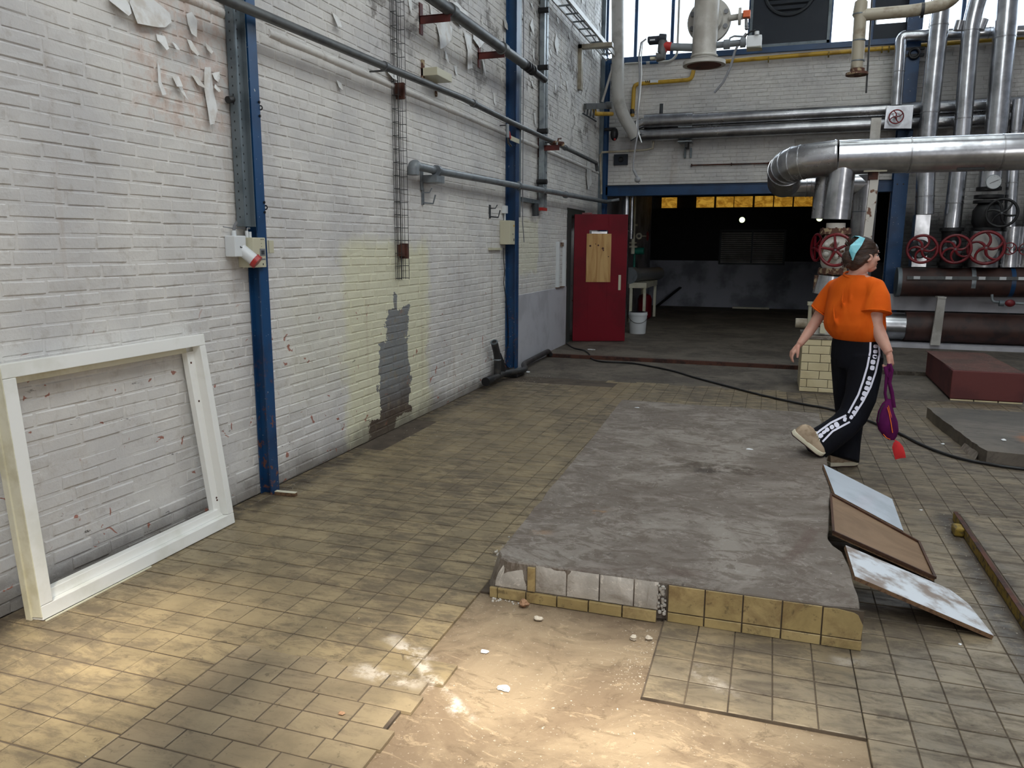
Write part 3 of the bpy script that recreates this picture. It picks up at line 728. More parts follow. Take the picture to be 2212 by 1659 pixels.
B().cyl(c+Vector((-.12, 0, 0)), c+Vector((.15, 0, 0)), .075).ob('motor_body', MTEAL, p_); B().cyl(c+Vector((-.05, 0, -.03)), c+Vector((-.05, 0, -.4)), .025).ob('stand_pipe', MTEAL, p_)
c = AY(1368, 595, 16.2)
t_ = E('horizontal_tank', c, 'grey insulated cylinder lying on the cream frame', 'tank')
B().cyl(c+Vector((-.05, -.2, 0)), c+Vector((-.02, .15, 0)), .17).ob('end_cap', MPIPEL, t_); B().cyl(c+Vector((-.02, .15, 0)), c+Vector((.30, 1.6, 0)), .14).ob('jacket', MGREYP, t_)
TZ = c.z-.141
fr_ = E('tank_stand', (-2.55, 16.8, .05), 'cream steel frame carrying the grey cylinder', 'frame')
B().box((-2.78, 16.0, .76), (-2.42, 17.6, TZ)).ob('top_frame', MFRAMEC, fr_)
for x, y in ((-2.74, 16.05), (-2.46, 16.05), (-2.74, 17.55), (-2.46, 17.55)): B().box((x-.028, y-.028, .05), (x+.028, y+.028, .76)).ob('leg', MFRAMEC, fr_)
c = AZ(1388, 700, .05)
B().sweep([(-2.58, 16.9, .05), (-2.58, 16.9, .1), (-2.58, 16.9, .48), (-2.58, 16.9, .56), (-2.58, 16.9, .60)], [.10, .15, .15, .12, .03], 20).ob('expansion_vessel', MREDD, label='red round expansion vessel under the cream frame', cat='vessel', )
c = AZ(1377, 720, .05); bk = E('bucket', c, 'white plastic bucket standing beside the red door', 'bucket')
H_ = .37
B().sweep([c+Vector((0, 0, z)) for z in (0, .01, .33, .332, .365, .367, .39, .39, .02)], [.14, .145, .162, .172, .172, .166, .169, .158, .135], 32, cap=False).add([c+Vector((.135*math.cos(a), .135*math.sin(a), .02)) for a in [2*math.pi*i/24 for i in range(24)]], [tuple(range(24))]).add([c+Vector((.14*math.cos(a), .14*math.sin(a), .0)) for a in [2*math.pi*i/24 for i in range(24)]], [tuple(range(24))]).ob('shell', MWHITE, bk)
B().sweep([c+Vector((.176*math.cos(a), -.18*abs(math.sin(a))*.85-.01, .34-.14*math.sin(a)-.03*math.cos(a))) for a in [math.pi*i/16 for i in range(17)]], .004, 8).ob('wire_handle', MWIRE, bk)

# ------------------------------------------------------------------ red door
hx, hy = -3.055, 12.34; ex, ey = -2.243, 12.641
dd = Vector((ex-hx, ey-hy, 0)).normalized(); dn = Vector((dd.y, -dd.x, 0)); dw = math.hypot(ex-hx, ey-hy)
D_ = lambda a, z, o=0.: Vector((hx, hy, 0))+dd*a+dn*o+Vector((0, 0, z))
door = E('door_1', (hx, hy, .055), 'dark red steel door standing open, plywood over its window', 'door', kind='structure')
b = B()
def dbox(b, a0, a1, z0, z1, o0, o1): b.hexa([D_(a0, z0, o0), D_(a1, z0, o0), D_(a1, z0, o1), D_(a0, z0, o1), D_(a0, z1, o0), D_(a1, z1, o0), D_(a1, z1, o1), D_(a0, z1, o1)]); return b
wa0, wa1, wz0, wz1 = .24, .55, 1.05, 1.86
dbox(b, 0, wa0, .06, 2.11, -.045, 0); dbox(b, wa1, dw, .06, 2.11, -.045, 0); dbox(b, wa0, wa1, .06, wz0, -.045, 0); dbox(b, wa0, wa1, wz1, 2.11, -.045, 0)
b.ob('door_leaf', MREDD, door, bevel=.003)
dbox(B(), .20, .60, 1.03, 1.805, .0, .012).ob('plywood_sheet', MPLY, door)
dbox(B(), .28, .53, 1.80, 1.84, -.04, -.002).ob('window_glimpse', MCLADD, door)
dbox(B(), .735, .775, .90, 1.145, 0, .006).ob('handle_plate', MCREAM, door)
kb = B()
for a, z, r in ((.26, 1.61, .017), (.39, 1.62, .014), (.345, 1.64, .008), (.465, 1.57, .02), (.475, 1.54, .012), (.56, 1.44, .009)): kb.disc(D_(a, z, .0125), dn, r, .001, 12)
kb.ob('wood_knots', MRUST, door)
dbox(B(), .12, .28, 2.11, 2.135, -.04, -.0).ob('top_closer', MRED, door)
dj = E('door_jamb', (-3.2, 12.1, 0), 'dark green steel jamb beside the open red door', 'jamb', kind='structure')
B().box((-3.36, 12.0, 0), (-3.10, 12.32, 2.10)).box((-3.36, 12.0, 2.10), (-3.10, 13.25, 2.2)).ob('jamb_panel', MGREEN, dj)
B().box((-5.0, 11.0, -.02), (-3.4, 14.2, .05)).ob('floor_side', MCON, kind='structure')
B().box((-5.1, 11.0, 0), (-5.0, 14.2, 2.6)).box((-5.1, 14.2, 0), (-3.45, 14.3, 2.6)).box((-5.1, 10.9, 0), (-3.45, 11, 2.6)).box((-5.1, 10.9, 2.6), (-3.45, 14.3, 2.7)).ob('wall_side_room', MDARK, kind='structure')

# ------------------------------------------------------------------ left wall: posts, trays, pipes
p1 = E('blue_post', (-2.97, 4.16, 0), 'blue steel post with rust near its foot, beside the sockets', 'post', kind='thing')
b = B(); b.box((-3.01, 4.072, .0), (-3.0, 4.156, 6)).box((-3.085, 4.072, .0), (-3.078, 4.156, 6)).box((-3.08, 4.11, .0), (-3.005, 4.118, 6)); b.ob('web_and_flanges', MBLUEW, p1)
bl_ = B()
for z in (2.45, 2.37, 1.86, 1.80): bl_.disc((-2.998, 4.146, z), (1, .2, 0), .008, .012, 8)
bl_.torus((-3.0, 4.162, 2.42), (0, 1, 0), .012, .004, 12, 6).torus((-3.0, 4.162, 1.83), (0, 1, 0), .012, .004, 12, 6); bl_.ob('bolts', MBLACK, p1)
ct = E('perforated_channel', (-3.0, 3.95, 1.71), 'grey perforated steel channel fixed left of the nearest blue post', 'channel')
B().box((-3.075, 3.975, 1.71), (-3.02, 3.979, 6)).box((-3.04, 3.979, 1.71), (-3.036, 4.062, 6)).box((-3.04, 4.058, 1.71), (-3.005, 4.062, 6)).box((-3.022, 3.979, 1.71), (-3.018, 3.995, 6)).ob('channel_body', MGALVD, ct)
h_ = B()
for k in range(52):
    z = 1.76+k*.05; h_.box((-3.052, 3.9738, z), (-3.046, 3.9752, z+.011)).box((-3.0362, 4.02, z+.02), (-3.0348, 4.026, z+.031))
h_.ob('punched_holes', MBLACK, ct, kind='stuff')
B().cyl((-3.055, 3.975, 2.44), (-3.055, 3.93, 2.43), .02, 16).ob('stub_pipe', MBLKP, ct)

def wallpipe(name, label, px, x, r, mat, rings=(), cat='pipe'):
    pts = [AX(a, c, x) for a, c in px]; e = E(name, pts[0], label, cat); B().sweep(pts, r, 16).ob('pipe', mat, e)
    b = B()
    for t in rings:
        i = int(t); f = t-i; p = pts[i].lerp(pts[i+1], f); d = (pts[i+1]-pts[i]).normalized(); b.disc(p, d, r*1.25, r*2.0)
    if rings: split(b.ob('socket_joint', mat, e))
    return e, pts
e, q = wallpipe('drain_pipe', 'long dark grey pipe running down the wall over both blue posts', [(440, -23), (500, 4), (828, 142), (1000, 212), (1100, 262), (1200, 309), (1288, 352)], -2.93, .030, MPIPEG, (2.02, 3.2, 5.2))
B().cyl(AX(1288, 352, -2.93), AX(1290, 368, -2.93), .03).ob('end_elbow', MPIPEG, e)
b = B()
for px, py in ((838, 152), (1108, 270), (1190, 308)):
    p = AX(px, py, -2.93); b.bar(p, (XW, p.y, p.z), .012, .012)
split(b.ob('wall_clip', MWIRE, e))
pts = fillet([AX(893, 378, -2.98), AX(893, 357, -2.98), AX(945, 369, -2.98)], .07)+[AX(1116, 401, -2.95), AX(1310, 436, -2.93), ]
e = E('grey_drain', pts[0], 'light grey plastic drain pipe with an open elbow end', 'pipe')
B().sweep(pts[:8], .052, 18).ob('elbow', MPIPEL, e); B().sweep(pts[7:], .036, 16).ob('pipe', MPIPEL, e)
b = B(); 
for px, py in ((944, 369), (1119, 401), (1172, 411), (1222, 421)): 
    p = AX(px, py, -2.955); b.disc(p, (0, 1, .02), .05, .05)
split(b.ob('socket_joint', MPIPEL, e))
B().sweep([AX(1305, 436, -2.93), AX(1318, 434, -2.9), AX(1337, 431, -2.75)], .028, 12).ob('tail_pipe', MPIPEL, e)
e, q = wallpipe('upper_pipe', 'thick grey pipe high on the wall ending in a black stub', [(905, -25), (968, 20), (1085, 105), (1132, 138)], -2.82, .052, MPIPEG, (1.05, 2.02))
a_, c_ = AX(1132, 138, -2.82), AX(1176, 172, -2.82)
B().cyl(a_, c_, .042).ob('stub_end', MBLKP, e)
b = B(); d = (c_-a_)
for t in (0, .12, .25, .38): b.disc(a_+d*t, d, .058, .02)
split(b.ob('coupling', MBLACK, e))
def bracket(px, py, s, label, mat=None, x=-2.85):
    p = AX(px, py, x); e = E('pipe_bracket', (XW, p.y, p.z), label, 'bracket', 'pipe brackets on the left wall')
    B().box((XW, p.y-.03*s, p.z-.10*s), (XW+.012, p.y+.03*s, p.z+.16*s)).ob('back_plate', mat or MBRKT, e)
    B().box((XW, p.y-.03*s, p.z-.02*s), (x+.06, p.y-.022*s, p.z+.045*s)).box((XW, p.y-.03*s, p.z+.04*s), (x+.06, p.y+.03*s, p.z+.05*s)).ob('arm', mat or MBRKT, e)
    B().cyl((x+.02, p.y, p.z+.04*s), (x+.02, p.y, p.z+.09*s), .012).ob('bolt', MGALV, e)
bracket(962, 44, 1, 'red oxide bracket under the left part of the thick upper pipe')
bracket(1080, 122, 1, 'red oxide bracket just before the second blue post')
bracket(1200, 322, 1, 'red oxide bracket beyond the galvanised strut')
cap = E('old_cross_pipe', AX(1205, 312, -2.9), 'short rusty pipe lying on the bracket beyond the galvanised strut', 'pipe')
B().cyl(AX(1190, 308, -2.95), AX(1216, 311, -2.75), .03).ob('pipe', MRUSTV, cap); B().sweep([AX(1205, 306, -2.85), AX(1206, 300, -2.85), AX(1212, 299, -2.85)], .01, 8).ob('hook', MRUST, cap)
p2 = E('blue_post', (-3.02, 9.1, .1), 'blue steel post standing on the dark floor pipe', 'post', kind='thing')
B().box((-2.965, 9.0, .1), (-2.955, 9.12, 6)).box((-3.085, 9.0, .1), (-3.075, 9.12, 6)).box((-3.08, 9.055, .1), (-2.96, 9.063, 6)).ob('web_and_flanges', MBLUEW, p2)
B().box((-3.07, 9.125, .1), (-2.98, 9.132, 6)).box((-3.07, 9.13, 1.95), (-2.965, 9.22, 6)).ob('cover_channel', MGALVD, p2)
B().box((-3.085, 8.93, 0), (-2.90, 9.22, .075)).ob('foot_block', MBLKP, p2, bevel=.01)
st = E('galvanised_strut', (-3.0, 10.15, 2.1), 'bright galvanised double strut hanging left of the far corner', 'strut')
B().box((-3.06, 10.0, 2.12), (-3.0, 10.07, 6.2)).ob('strut_profile', MGALV, st); B().box((-3.06, 10.12, 2.12), (-3.0, 10.20, 6.2)).box((-3.06, 10.07, 2.12), (-3.05, 10.12, 6.2)).ob('strut_profile', MGALV, st)
B().box((-3.065, 9.99, 2.08), (-2.995, 10.21, 2.12)).ob('red_end_cap', MREDP, st)
b = B()
for k in range(14): b.disc((-2.999, 10.16, 2.3+k*.29), (1, 0, 0), .012, .004, 10)
b.ob('holes', MBLACK, st)
b = B()
for z in (3.9, 3.1, 2.45, 4.6): b.disc((-2.99, 9.92, z), (1, 0, 0), .035, .14, 12)
split(b.ob('clamp', MBLACK, st))
st.location.y += .30
# wire mesh tray: hangs down the wall between the posts
wt = E('wire_mesh_tray', (-3.03, 6.1, 1.3), 'narrow wire mesh cable tray hanging down the brick wall', 'cable tray')
b = B()
for (x, y) in ((XW+.012, 6.06), (XW+.035, 6.06), (XW+.07, 6.06), (XW+.012, 6.09), (XW+.015, 6.12), (XW+.015, 6.16), (XW+.015, 6.2), (XW+.035, 6.2), (XW+.07, 6.2)): b.cyl((x, y, 1.31), (x, y, 6), .0025, 6)
split(b.ob('long_wires', MWIRE, wt))
for k in range(44):
    z = 1.32+k*.108; B().sweep([(XW+.07, 6.06, z), (XW+.013, 6.06, z), (XW+.013, 6.2, z), (XW+.07, 6.2, z)], .0028, 6, smooth=False).ob('cross_wire', MWIRE, wt)
for px, py, l in ((868, 541, 'dark rusty clip box at the lower end of the wire tray'), (860, 195, 'dark rusty clip box behind the middle of the wire tray')):
    p = AX(px, py, XW+.02); B().box((XW, p.y-.05, p.z-.05), (XW+.05, p.y+.06, p.z+.05)).box((XW, p.y+.0, p.z-.07), (XW+.07, p.y+.03, p.z+.06)).ob('clip_box', MRUST, label=l, cat='clip')
# ladder tray reaching the end wall
lt = E('ladder_tray', (-2.9, 12, 4.8), 'white ladder cable tray rising out of the top by the far corner', 'cable tray')
for x in (-2.97, -2.77): B().bar((x, 9.9, 4.84), (x, 14.1, 4.84), .02, .07).ob('side_rail', MWHP, lt)
for k in range(11): B().bar((-2.97, 10.05+k*.4, 4.82), (-2.77, 10.05+k*.4, 4.82), .02, .02).ob('rung', MGALV, lt)
b = B(); b.sweep([(-2.8, 10, 4.86), (-2.86, 11.5, 4.87), (-2.82, 12.6, 4.86), (-2.88, 13.9, 4.86)], .012, 8); b.sweep([(-2.9, 11, 4.86), (-2.9, 12.5, 4.87), (-2.95, 13.9, 4.86)], .01, 8); split(b.ob('cables', MPIPEG, lt))
g_ = E('angle_bracket', (-3.0, 12.6, 4.1), 'beige angle bracket carrying the ladder tray', 'bracket')
B().box((XW, 12.5, 4.05), (XW+.06, 12.62, 4.72)).box((XW, 12.5, 4.66), (-2.55, 12.62, 4.72)).ob('angle', MBEIGEP, g_)

# switches and sockets
sk = E('industrial_socket', AX(512, 540, -3.0), 'white industrial socket with red lid left of the nearest post', 'socket')
def ybox(b, y0, y1, z0, z1, x0, x1): return b.box((x0, y0, z0), (x1, y1, z1))
b = ybox(B(), 3.80, 3.905, 1.53, 1.655, XW, XW+.075); b.ob('housing', MWHITE, sk, bevel=.006)
B().cyl((XW+.05, 3.885, 1.575), (XW+.125, 3.915, 1.505), .036, 20).ob('socket_barrel', MWHITE, sk)
B().cyl((XW+.118, 3.912, 1.512), (XW+.138, 3.921, 1.494), .042, 20).box((XW+.095, 3.93, 1.50), (XW+.125, 3.95, 1.545)).ob('red_lid', MREDP, sk)
B().cyl((XW+.04, 3.84, 1.655), (XW+.04, 3.84, 1.685), .014, 12).ob('cable_gland', MWHITE, sk)
B().sweep([(XW+.04, 3.84, 1.68), (XW+.045, 3.843, 1.71), (XW+.055, 3.855, 1.735)], .009, 8).ob('cut_cable', MGREYP, sk)
B().box((XW+.0755, 3.845, 1.583), (XW+.077, 3.868, 1.588)).box((XW+.0755, 3.845, 1.588), (XW+.077, 3.850, 1.594)).ob('mark', MBLACK, sk)
cb = E('cream_meter_box', AX(542, 550, -3.0), 'cream meter box with grey display left of the nearest post', 'box')
ybox(B(), 3.925, 4.045, 1.465, 1.645, XW, XW+.115).ob('housing', MCREAM, cb, bevel=.004)
B().box((XW+.1155, 3.985, 1.535), (XW+.118, 4.035, 1.578)).ob('display', MGREYP, cb); B().box((XW+.118, 3.995, 1.543), (XW+.119, 4.025, 1.568)).ob('display_glass', MLOUV, cb)
B().box((XW+.1155, 3.99, 1.510), (XW+.1165, 4.035, 1.519)).ob('name_strip', MGREYP, cb)
b = B(); b.box((XW+.1155, 4.0, 1.632), (XW+.117, 4.006, 1.638)).box((XW+.1155, 4.018, 1.632), (XW+.117, 4.024, 1.638)).box((XW+.1155, 4.0, 1.610), (XW+.1163, 4.008, 1.612)).box((XW+.1155, 4.0, 1.590), (XW+.1163, 4.008, 1.592)).box((XW+.1155, 4.008, 1.478), (XW+.1163, 4.016, 1.490)); b.ob('marks', MBLACK, cb)
b = B(); b.cyl((XW+.05, 3.955, 1.645), (XW+.05, 3.955, 1.685), .010, 10).cyl((XW+.05, 3.985, 1.645), (XW+.05, 3.985, 1.68), .010, 10); split(b.ob('cable_gland', MWHITE, cb))
B().sweep([(XW+.05, 3.955, 1.68), (XW+.05, 3.965, 1.70), (XW+.05, 3.985, 1.70)], .006, 6).sweep([(XW+.02, 3.78, 1.705), (XW+.03, 3.85, 1.698), (XW+.04, 3.97, 1.70)], .003, 6).ob('loose_cable', MGREYP, cb)
sk.location.y += .07; cb.location.y += .062
rb_ = ybox(B(), 4.165, 4.27, 1.55, 1.63, XW, XW+.06).ob('junction_box', MCREAM, label='small cream junction box right of the nearest blue post', cat='box', bevel=.003)
B().box((XW+.0605, 4.213, 1.55), (XW+.062, 4.216, 1.63)).ob('lid_seam', MGREYP, rb_)
jb = E('switch_box', AX(1095, 507, -2.99), 'cream switch box with key slot by the second blue post', 'box')
B().box((XW, 8.80, 1.62), (XW+.13, 8.985, 1.90)).ob('housing', MCREAM, jb, bevel=.005)
B().box((XW+.1305, 8.90, 1.73), (XW+.132, 8.915, 1.75)).box((XW+.1305, 8.93, 1.66), (XW+.132, 8.955, 1.69)).ob('key_marks', MBLACK, jb); B().box((XW+.1305, 8.92, 1.83), (XW+.132, 8.96, 1.85)).ob('orange_sticker', MYEL, jb)
s2 = E('light_switch', AX(1093, 463, -3.02), 'small white switch above the cream switch box', 'switch'); B().box((XW, 8.87, 1.985), (XW+.05, 8.955, 2.075)).ob('housing', MWHITE, s2, bevel=.004)
B().cyl((XW+.02, 8.93, 1.90), (XW+.02, 8.93, 1.985), .01, 10).ob('conduit', MWHITE, s2)
B().sweep([AX(*p, XW+.03) for p in ((1088, 535), (1088, 560), (1090, 585), (1088, 610), (1092, 640), (1096, 675), (1098, 710), (1098, 742), (1092, 765), (1088, 783), (1100, 797))], .005, 8).ob('hanging_cable', MBLACK, label='thin black cable hanging from the cream switch box to the floor pipe', cat='cable')
B().box((XW, 8.40, 1.555), (XW+.03, 8.80, 1.58)).ob('cable_duct', MCREAM, label='short cream cable duct left of the cream switch box', cat='duct')
def hooks(px, py, label, mat=MPIPEL):
    p = AX(px, py, XW); e = E('wall_hook', p, label, 'hook'); B().box((XW, p.y-.02, p.z-.06), (XW+.012, p.y+.02, p.z+.09)).ob('back_plate', mat, e)
    B().sweep([p+Vector((0, 0, -.04)), p+Vector((.10, .02, -.05)), p+Vector((.12, .03, .03))], .008, 8).ob('hook_arm', mat, e)
    B().sweep([p+Vector((0, 0, .05)), p+Vector((.07, .01, .05)), p+Vector((.09, .02, .09))], .006, 8).ob('hook_arm', mat, e)
hooks(912, 428, 'grey double hook on the wall right of the wire tray'); hooks(1057, 460, 'dark double hook left of the cream switch box', MLOUV)
fb_ = E('lamp_bracket', AX(930, 158, -3.0), 'rusty cream box bracket above the long dark pipe', 'bracket'); B().box((XW, 6.66, 3.10), (XW+.16, 7.0, 3.17)).ob('box', MCREAM, fb_, bevel=.004); B().box((XW, 6.66, 3.07), (XW+.02, 6.70, 3.24)).box((XW, 6.97, 2.98), (XW+.015, 6.99, 3.2)).ob('strap', MRUSTV, fb_)
gb = E('grey_bracket', AX(925, 378, -3.0), 'light grey bracket under the drain elbow', 'bracket'); B().box((XW, 6.60, 2.10), (XW+.02, 6.64, 2.32)).box((XW, 6.62, 2.17), (XW+.16, 6.80, 2.235)).ob('bracket_body', MPIPEL, gb, bevel=.003)
# plastic frame beside the doorway
pf = E('white_trim_frame', AX(1215, 575, -3.05), 'narrow white upright frame left of the doorway', 'frame')
B().box((XW, 11.50, .99), (XW+.05, 11.56, 1.67)).ob('upright', MWHITE, pf); B().box((XW, 11.88, .99), (XW+.05, 11.94, 1.70)).ob('upright', MWHITE, pf); B().box((XW, 11.50, .975), (XW+.03, 11.94, .99)).box((XW, 11.56, 1.60), (XW+.02, 11.88, 1.66)).ob('cross_piece', MRUSTV, pf)
pf.location.y -= .15
# pipe along the foot of the wall
fp = E('floor_pipe', (-3.02, 8.1, .08), 'dark pipe lying along the wall foot around the second post', 'pipe')
B().sweep(fillet([(-2.99, 8.08, .09), (-2.99, 8.7, .09), (-2.83, 9.05, .085), (-2.99, 9.45, .09), (-3.02, 10.75, .095), (-3.0, 10.80, .03)], .12), .036, 14).ob('pipe', MBLKP, fp)
B().cyl((-2.99, 8.04, .09), (-2.99, 8.2, .09), .05, 18).ob('end_cap', MBLACK, fp)
B().sweep([(-3.0, 8.47, .1), (-3.0, 8.47, .30), (-3.0, 8.44, .38), (-3.0, 8.36, .50)], .042, 16).ob('standpipe', MBLKP, fp); B().disc((-3.0, 8.47, .285), (0, 0, 1), .045, .014).ob('clamp', MGALV, fp)
B().torus((-3.0, 8.355, .505), (0, -.6, .8), .036, .008, 20, 8).ob('open_rim', MGALVD, fp)
B().sweep([(-3.02, 8.66, .10), (-3.02, 8.62, .24), (-3.02, 8.60, .34)], [.06, .05, .02], 12).ob('rubber_boot', MBLACK, fp)

# tap with plate below the long pipe, thin wire and small strut rail right of the second post
X3 = -2.93
tp = E('drain_tap', AX(1098, 290, X3), 'small chrome drain tap with red lever hanging at the second blue post', 'tap')
B().cyl(AX(1096, 268, X3), AX(1097, 297, X3), .018, 12).ob('tap_body', MGALV, tp); B().sweep([AX(1097, 297, X3), AX(1098, 308, X3), AX(1104, 316, X3)], .012, 10).ob('spout', MBLKP, tp)
B().bar(AX(1100, 284, X3-.0), AX(1103, 299, X3), .012, .02).ob('lever', MREDP, tp)
B().bar(AX(1103, 298, X3), AX(1121, 306, X3), .01, .05).ob('label_plate', MCREAM, tp)
B().sweep([AX(1131, -10, -3.0), AX(1131, 100, -3.0), AX(1130, 250, -3.0), AX(1129, 480, -3.0), AX(1132, 523, -3.0)], .006, 8).ob('hanging_wire', MGREYP, label='thin grey wire hanging straight down right of the second blue post', cat='wire')
rl2 = E('small_rail', AX(1145, 435, -3.05), 'short grey mounting rail with dark pipe stub right of the second post', 'rail')
B().bar(AX(1123, 430, -3.04), AX(1163, 437, -3.04), .04, .05).ob('rail_profile', MGALVD, rl2); B().cyl(AX(1156, 440, -3.03), AX(1157, 466, -3.03), .045, 14).ob('stub', MLOUV, rl2)
# ------------------------------------------------------------------ pipework on the end wall
def banded(name, label, pts, r, mat, step=1.0, parent_cat='pipe', seam=True, bandr=.004, group=None, bandmat=None):
    e = E(name, pts[0], label, parent_cat, group); B().sweep(pts, r, 24).ob('cladding', mat, e)
    L = 0; nxt = step*.6
    for i in range(len(pts)-1):
        a, c = Vector(pts[i]), Vector(pts[i+1]); l = (c-a).length
        while nxt < L+l:
            p = a.lerp(c, (nxt-L)/l); B().disc(p, c-a, r+bandr, .018).ob('lap_band', bandmat or MCLADD, e); nxt += step
        L += l
    return e
def wheel(c, axis, R, n, mat=MRED, curved=.5, name='handwheel', parent=None, label=None, phase=0., rim=.10):
    """spoked handwheel as ONE part"""
    c = Vector(c); ax = Vector(axis).normalized(); u = Vector((0, 0, 1)); u = (u-ax*u.dot(ax)).normalized(); v = ax.cross(u)
    b = B(); b.torus(c, ax, R, R*rim, 40, 10); b.disc(c, ax, R*.17, R*.26, 16)
    for k in range(n):
        a = phase+2*math.pi*k/n; pts = []
        for i in range(7):
            t = i/6; aa = a+curved*(t**1.5); rr = R*(.12+.86*t); pts.append(c+(u*math.cos(aa)+v*math.sin(aa))*rr+ax*R*.10*(1-t))
        b.sweep(pts, [R*.095]*3+[R*.078]*4, 8)
    o = b.ob(name, mat, parent)
    B().disc(c+ax*R*.14, ax, R*.06, R*.06, 10).ob('spindle_nut', MPIPEL, o)
    return o
corner = E('blue_post', (-2.95, YB-.1, 0), 'blue steel post standing in the far left corner', 'post', kind='thing')
B().box((-3.07, YB-.20, 0), (-2.97, YB-.19, 4.9)).box((-3.07, YB-.03, 0), (-2.97, YB-.02, 4.9)).box((-3.025, YB-.19, 0), (-3.015, YB-.03, 4.9)).ob('web_and_flanges', MBLUE, corner)
B().box((-3.088, YB-.30, 1.9), (-3.02, YB-.24, 6)).ob('cover_strip', MGALVD, corner)
rc = E('blue_post', (1.9, YB-.1, 0), 'thick blue steel column right of the dark opening', 'post', kind='thing')
B().box((1.80, YB-.24, 0), (2.02, YB-.225, 6.9)).box((1.80, YB-.015, 0), (2.02, YB, 6.9)).box((1.90, YB-.225, 0), (1.915, YB-.015, 6.9)).ob('web_and_flanges', MBLUEW, rc)
b = B()
for z in (4.58, 4.68): b.box((1.76, YB-.26, z), (2.08, YB-.2, z+.04))
b.torus((1.93, YB-.28, 4.62), (0, 1, 0), .07, .02); b.ob('pipe_clamp', MBLACK, rc)
split(B().disc((1.86, YB-.245, 2.62), (0, 1, 0), .012, .01).disc((1.95, YB-.245, 2.62), (0, 1, 0), .012, .01).ob('bolt', MBLACK, rc))
Y1 = 14.22
banded('clad_heating_pipe', 'upper of two silver clad pipes running along the end wall', [(-2.28, Y1, 3.765), (6, Y1, 3.80)], .105, MCLADD, .72)
banded('clad_heating_pipe', 'lower of two silver clad pipes running along the end wall', [(-2.40, Y1, 3.545), (6, Y1, 3.585)], .105, MCLADD, .72)
B().sweep([(-2.28, Y1, 3.775), (-1.45, Y1, 3.775)], .125, 24).ob('clad_sleeve', MCLADD, label='wider silver sleeve on the start of the upper clad pipe', cat='pipe sleeve')
B().cyl((-2.0, Y1, 3.86), (-2.0, Y1, 4.06), .03).ob('vent_stub', MLOUV, label='short dark vent stub rising from the silver sleeve', cat='pipe stub')
B().sweep([(-2.28, Y1, 3.765), (-2.42, Y1, 3.72), (-2.5, Y1, 3.62)], .085, 16).ob('pipe_elbow', MCLADD, label='silver elbow at the left end of the clad pipes', cat='elbow')
for x, z in ((-1.55, 3.64), (-1.55, 3.40)):
    e = E('support', (x, Y1, z-.08), 'steel pipe hanger under the %s clad pipe on the left' % ('upper' if z > 3.5 else 'lower'), 'support')
    B().box((x-.14, Y1-.05, z+.005), (x+.10, Y1+.27, z+.02)).ob('rest', MGALV, e); B().box((x-.02, Y1-.02, z-.09), (x+.03, YB, z+.0)).ob('block', MBLACK, e)
B().box((-1.60, YB-.05, 3.16), (-1.57, YB-.0, 3.33)).box((-1.50, YB-.05, 3.16), (-1.47, YB, 3.33)).ob('hanger_foot', MGALVD, label='two pronged steel foot below the lower clad pipe', cat='bracket')
pts = fillet([AY(1334, -40, 13.9), AY(1335, 232, 13.9), AY(1374, 296, 14.05)], .35, 10)
e = E('white_downpipe', pts[-1], 'fat white painted pipe coming down left of the windows', 'pipe'); B().sweep(pts, .105, 24).ob('pipe', MWHP, e); B().torus(pts[-1], pts[-1]-pts[-2], .105, .008).ob('seam', MLOUV, e)
pts = fillet([AY(1366, 252, 14.4), AY(1370, 182, 14.4), AY(1494, 172, 14.4), AY(1501, 138, 14.4), AY(2260, 76, 14.4)], .09)
e = E('yellow_gas_pipe', pts[0], 'yellow gas pipe stepping up and along under the windows', 'pipe'); B().sweep(pts, .035, 14).ob('pipe', MYEL, e)
B().cyl(AY(1366, 236, 14.4), AY(1366, 246, 14.4), .04).ob('black_joint', MBLACK, e)
b = B(); [b.disc(AY(1396+k*4, 178.5-k*.3, 14.4), (1, 0, .3), .037, .012) for k in range(3)]; split(b.ob('black_stripe', MBLACK, e)); B().cyl(AY(1405, 178.2, 14.4), AY(1422, 177.2, 14.4), .0365).ob('white_sleeve', MWHITE, e)
b = B(); [b.disc(AY(px, 137-(px-1560)*.0855, 14.4), (1, 0, 0), .05, .02) for px in (1660, 1790, 1905, 1920, 2090)]; split(b.ob('pipe_clip', MYELD, e))
pts = fillet([AY(1283, 235, 13.3), AY(1286, 246, 13.3), AY(1322, 246, 13.8)], .06); B().sweep(pts, .035, 12).ob('yellow_stub', MYEL, label='short yellow gas pipe by the corner bracket', cat='pipe')
cb_ = E('corner_bracket', AY(1290, 232, 13.4), 'dark grey bracket arm holding pipes in the far corner', 'bracket')
p, q = AX(1263, 230, XW), Vector((-2.72, 13.45, 4.10)); p.z = 4.0
B().bar(AY(1264, 230, 12.9), AY(1312, 229, 13.6), .05, .09).cyl(AY(1308, 228, 13.6), AY(1322, 227, 13.6), .06).ob('arm', MPIPEG, cb_)
b = B(); b.cyl(AY(1259, 245, 12.8), AY(1288, 262, 13.3), .012, 8)
for k in range(4): b.cyl(AY(1263+k*7, 236, 13.0), AY(1261+k*7, 246+k*3, 13.0), .012, 8)
split(b.ob('rod', MLOUV, cb_))
B().cyl(AY(1301, 220, 13.9), AY(1325, 140, 13.9), .022, 8).ob('brace_rod', MWHP, label='thin white brace rod leaning behind the fat white pipe', cat='rod')
B().sweep([AY(1299, 420, 14.2), AY(1297, 335, 14.2), AY(1300, 329, 14.2), AY(1395, 324, 14.3), AY(1410, 320, 14.3), AY(1412, 304, 14.3)], .02, 10).ob('small_pipe', MBEIGEP, label='thin beige pipe climbing the corner post and turning right', cat='pipe')
b_ = E('black_valve', AY(1327, 290, 14.2), 'black valve with red tip beside the corner post', 'valve')
